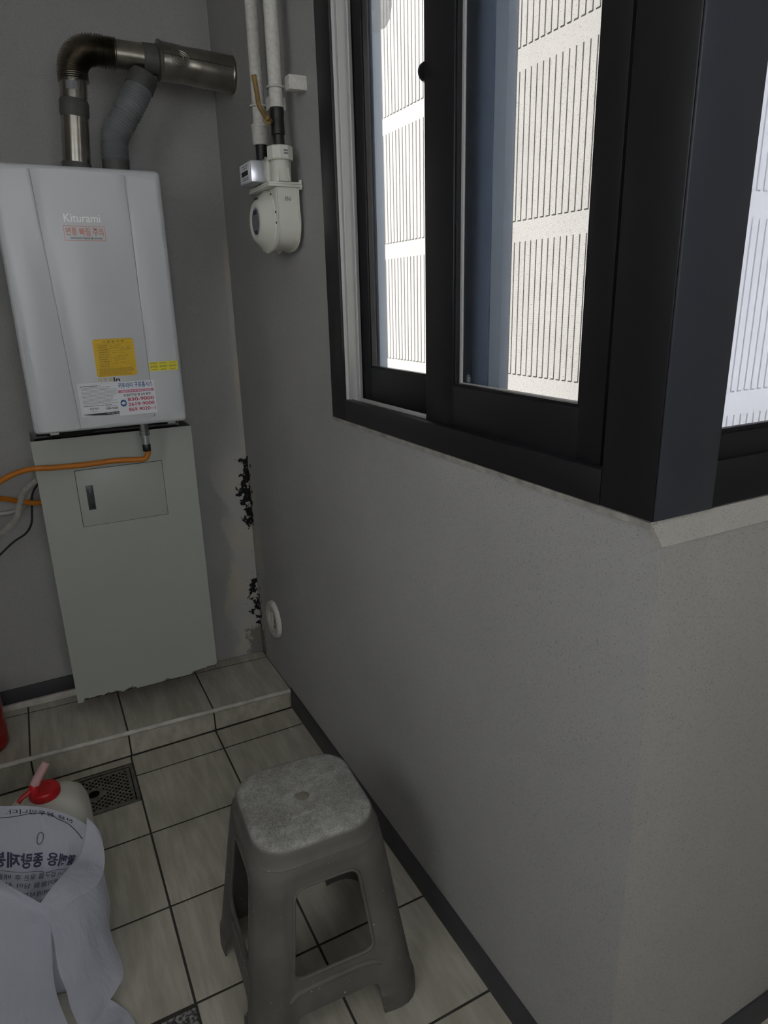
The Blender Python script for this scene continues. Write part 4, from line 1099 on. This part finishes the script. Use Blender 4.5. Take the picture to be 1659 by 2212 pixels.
# ================================================================== BIN BAG
bg_ = thing('bin_bag', (-.17, 1.45, 0), 'open white printed plastic bin bag with folded rim beside the stool', 'bag')
def net(rows, nu, nv, wob=0.0, seed=0, ws=14):
    R = [[Vector(p) for p in r] for r in rows]
    def S(u, v):
        col = [cr(r, u) for r in R]; return cr(col, v)
    bm = B(); g = []
    for j in range(nv+1):
        line = []
        for i in range(nu+1):
            p = S(i/nu, j/nv)
            if wob:
                e = min(1, 6*j/nv)
                p = p+Vector((noise.noise(p*ws+Vector((seed, 0, 0))), noise.noise(p*ws+Vector((0, seed, 5))), .3*noise.noise(p*ws+Vector((3, 0, seed)))))*wob*e
            line.append(bm.verts.new(p))
        g.append(line)
    for j in range(nv):
        for i in range(nu): bm.faces.new((g[j][i], g[j][i+1], g[j+1][i+1], g[j+1][i]))
    return fin(bm, smooth=80), S
def Q(px, py, Y): return ony(px, py, Y)
# inside of the back: from the rear rim down into the mouth
rowA = [Q(-60, 1738, 1.60), Q(0, 1741, 1.60), Q(60, 1741, 1.60), Q(110, 1748, 1.595), Q(160, 1766, 1.57), Q(196, 1788, 1.53)]
rowB = [Q(-60, 1800, 1.585), Q(0, 1800, 1.585), Q(60, 1800, 1.58), Q(110, 1802, 1.575), Q(155, 1812, 1.55), Q(190, 1822, 1.51)]
rowC = [Q(-60, 1870, 1.55), Q(0, 1868, 1.55), Q(55, 1872, 1.55), Q(100, 1868, 1.53), Q(140, 1868, 1.525), Q(175, 1862, 1.49)]
rowD = [Q(-60, 1945, 1.50), Q(0, 1945, 1.50), Q(50, 1948, 1.50), Q(90, 1945, 1.47), Q(120, 1930, 1.46), Q(150, 1910, 1.44)]
rowE = [Q(-60, 2020, 1.44), Q(0, 2020, 1.44), Q(45, 2022, 1.43), Q(80, 2015, 1.42), Q(105, 2000, 1.41), Q(130, 1980, 1.40)]
meA, SA = net([rowA, rowB, rowC, rowD, rowE], 50, 60, .003, 1, 18)
inner = put('inner_back', meA, M['bag'], bg_)
# broad right collar, folding round to the front point
colI = [Q(187, 1765, 1.535), Q(186, 1800, 1.52), Q(174, 1846, 1.49), Q(146, 1878, 1.44), Q(118, 1910, 1.40), Q(88, 1950, 1.365)]
colM = [Q(203, 1778, 1.53), Q(208, 1815, 1.50), Q(204, 1856, 1.46), Q(180, 1893, 1.41), Q(145, 1928, 1.37), Q(97, 1975, 1.345)]
colO = [Q(216, 1797, 1.52), Q(225, 1832, 1.48), Q(224, 1880, 1.43), Q(205, 1915, 1.39), Q(160, 1945, 1.36), Q(106, 1993, 1.340)]
meB, _ = net([colI, colM, colO], 50, 24, .003, 2, 20)
put('rim_collar', meB, M['bag'], bg_)
# left front fold
lI = [Q(-70, 1868, 1.42), Q(-30, 1885, 1.41), Q(10, 1908, 1.40), Q(50, 1930, 1.385), Q(90, 1952, 1.362)]
lM = [Q(-70, 1900, 1.40), Q(-30, 1915, 1.39), Q(10, 1935, 1.38), Q(55, 1960, 1.365), Q(98, 1976, 1.348)]
lO = [Q(-70, 1960, 1.385), Q(-30, 1965, 1.38), Q(20, 1985, 1.37), Q(65, 1996, 1.36), Q(106, 1990, 1.342)]
meC, _ = net([lI, lM, lO], 40, 20, .002, 3, 22)
put('rim_collar', meC, M['bag'], bg_)
# left front body hanging to the floor
fl = [[Q(-80, 1950, 1.39), Q(-20, 1962, 1.385), Q(40, 1984, 1.372), Q(80, 1990, 1.362), Q(109, 1986, 1.35)],
      [Q(-80, 2040, 1.37), Q(-20, 2045, 1.36), Q(40, 2050, 1.352), Q(85, 2052, 1.348), Q(112, 2048, 1.345)],
      [Q(-80, 2130, 1.34), Q(-20, 2130, 1.33), Q(40, 2132, 1.325), Q(90, 2132, 1.325), Q(117, 2122, 1.33)],
      [Q(-80, 2230, 1.30), Q(-20, 2235, 1.29), Q(45, 2235, 1.285), Q(100, 2232, 1.285), Q(146, 2215, 1.29)]]
meD, _ = net(fl, 44, 50, .006, 4, 9)
put('front_drape', meD, M['bag'], bg_)
# right flap
rf = [[Q(107, 1985, 1.342), Q(135, 1965, 1.352), Q(170, 1938, 1.368), Q(205, 1912, 1.392), Q(224, 1880, 1.428)],
      [Q(117, 2022, 1.335), Q(148, 2010, 1.338), Q(185, 1990, 1.35), Q(220, 1972, 1.375), Q(239, 1955, 1.405)],
      [Q(122, 2070, 1.325), Q(158, 2062, 1.322), Q(192, 2048, 1.335), Q(222, 2032, 1.355), Q(236, 2012, 1.38)],
      [Q(136, 2120, 1.31), Q(168, 2120, 1.305), Q(200, 2112, 1.312), Q(236, 2102, 1.325), Q(264, 2096, 1.335)],
      [Q(154, 2172, 1.295), Q(180, 2175, 1.288), Q(206, 2168, 1.292), Q(230, 2155, 1.30), Q(252, 2136, 1.308)],
      [Q(172, 2225, 1.28), Q(187, 2228, 1.275), Q(200, 2222, 1.278), Q(212, 2205, 1.283), Q(222, 2182, 1.290)]]
meE, _ = net(rf, 50, 70, .007, 6, 15)
put('tie_flap', meE, M['bag'], bg_)
# body of the bag behind the flaps: standing sack
bm = B(); rings = []
nb = 72
for j in range(27):
    t = j/26; z = .002+.215*t
    ring = []
    for k in range(nb):
        a = 2*PI*k/nb
        rx, ry = .122*(1-.10*t), .098*(1-.05*t)
        w = 1+.07*math.sin(5*a+4*t)+.05*math.sin(9*a-3*t)+.06*noise.noise((math.cos(a)*2, math.sin(a)*2, t*3))
        if j == 0: w *= .96
        ring.append(bm.verts.new((-.185+rx*w*math.cos(a), 1.478+ry*w*math.sin(a), z)))
    rings.append(ring)
for A, C in zip(rings, rings[1:]):
    for k in range(nb): bm.faces.new((A[k], A[(k+1) % nb], C[(k+1) % nb], C[k]))
bm.faces.new(rings[0])
put('sack_body', fin(bm, smooth=80), M['bag'], bg_)
# corner of the bag lying on the tiles
tail = [[Q(205, 2150, 1.31), Q(240, 2160, 1.30), Q(262, 2172, 1.29)], [onz(200, 2195, .004), onz(245, 2188, .005), onz(285, 2192, .004)], [onz(200, 2260, .003), onz(250, 2262, .004), onz(315, 2262, .003)]]
meF, _ = net(tail, 20, 20, .003, 8, 25)
put('bag_corner', meF, M['bag'], bg_)
def text_net(s, S, u0, u1, v0, v1, m, bold=.0, name='mirrored_print'):
    """print seen from behind: mirrored left to right over the sheet"""
    me = text_mesh(s, 1.0, 1.0, bold)
    for p in me.vertices:
        a = .5-p.co.x; b = .5-p.co.y
        u, v = u0+(u1-u0)*a, v0+(v1-v0)*b
        q = S(u, v); du = S(min(u+.01, 1), v)-q; dv = S(u, min(v+.01, 1))-q; nn = du.cross(dv).normalized()
        if nn.dot(CAM-q) < 0: nn = -nn
        w = Vector((noise.noise(q*18+Vector((1, 0, 0))), noise.noise(q*18+Vector((0, 1, 5))), .3*noise.noise(q*18+Vector((3, 0, 1)))))*.003*min(1, 6*v)
        p.co = q+w+nn*.0012
    me.materials.clear()
    put(name, me, m, inner)
text_net('활폐용 종량제봉투', SA, .03, .92, .40, .515, M['ink'], .03)
text_net('전용 봉투입니다.', SA, .24, .80, .03, .075, M['ink'], .01)
text_net('반드시 입구를 묶은 후 배출하여', SA, .05, .92, .56, .60, M['ink'], .005)
text_net('생활폐기물을 담아 지정된', SA, .10, .92, .62, .655, M['ink'], .005)
text_net('다른 지역에서는', SA, .40, .90, .68, .715, M['ink'], .005)
text_net('사용할 수 없습니다', SA, .42, .88, .74, .775, M['ink'], .005)
text_net('0', SA, .475, .545, .235, .345, M['inkg'], -.01)
def line_net(pts, m, r=.0009):
    path = []
    for i in range(61):
        uv = cr([Vector((a, b, 0)) for a, b in pts], i/60); q = SA(uv.x, uv.y); path.append(q+(CAM-q).normalized()*.0016)
    put('printed_line', tubem(path, r, 6), m, inner)
line_net([(.16, .115), (.3, .10), (.45, .065), (.6, .06), (.66, .085), (.75, .10), (.85, .16), (.92, .215)], M['ink'])
line_net([(.0, .535), (.25, .545), (.5, .54), (.62, .555), (.75, .54), (.92, .55)], M['ink'], .0005)
SC.cycles.max_bounces = 12
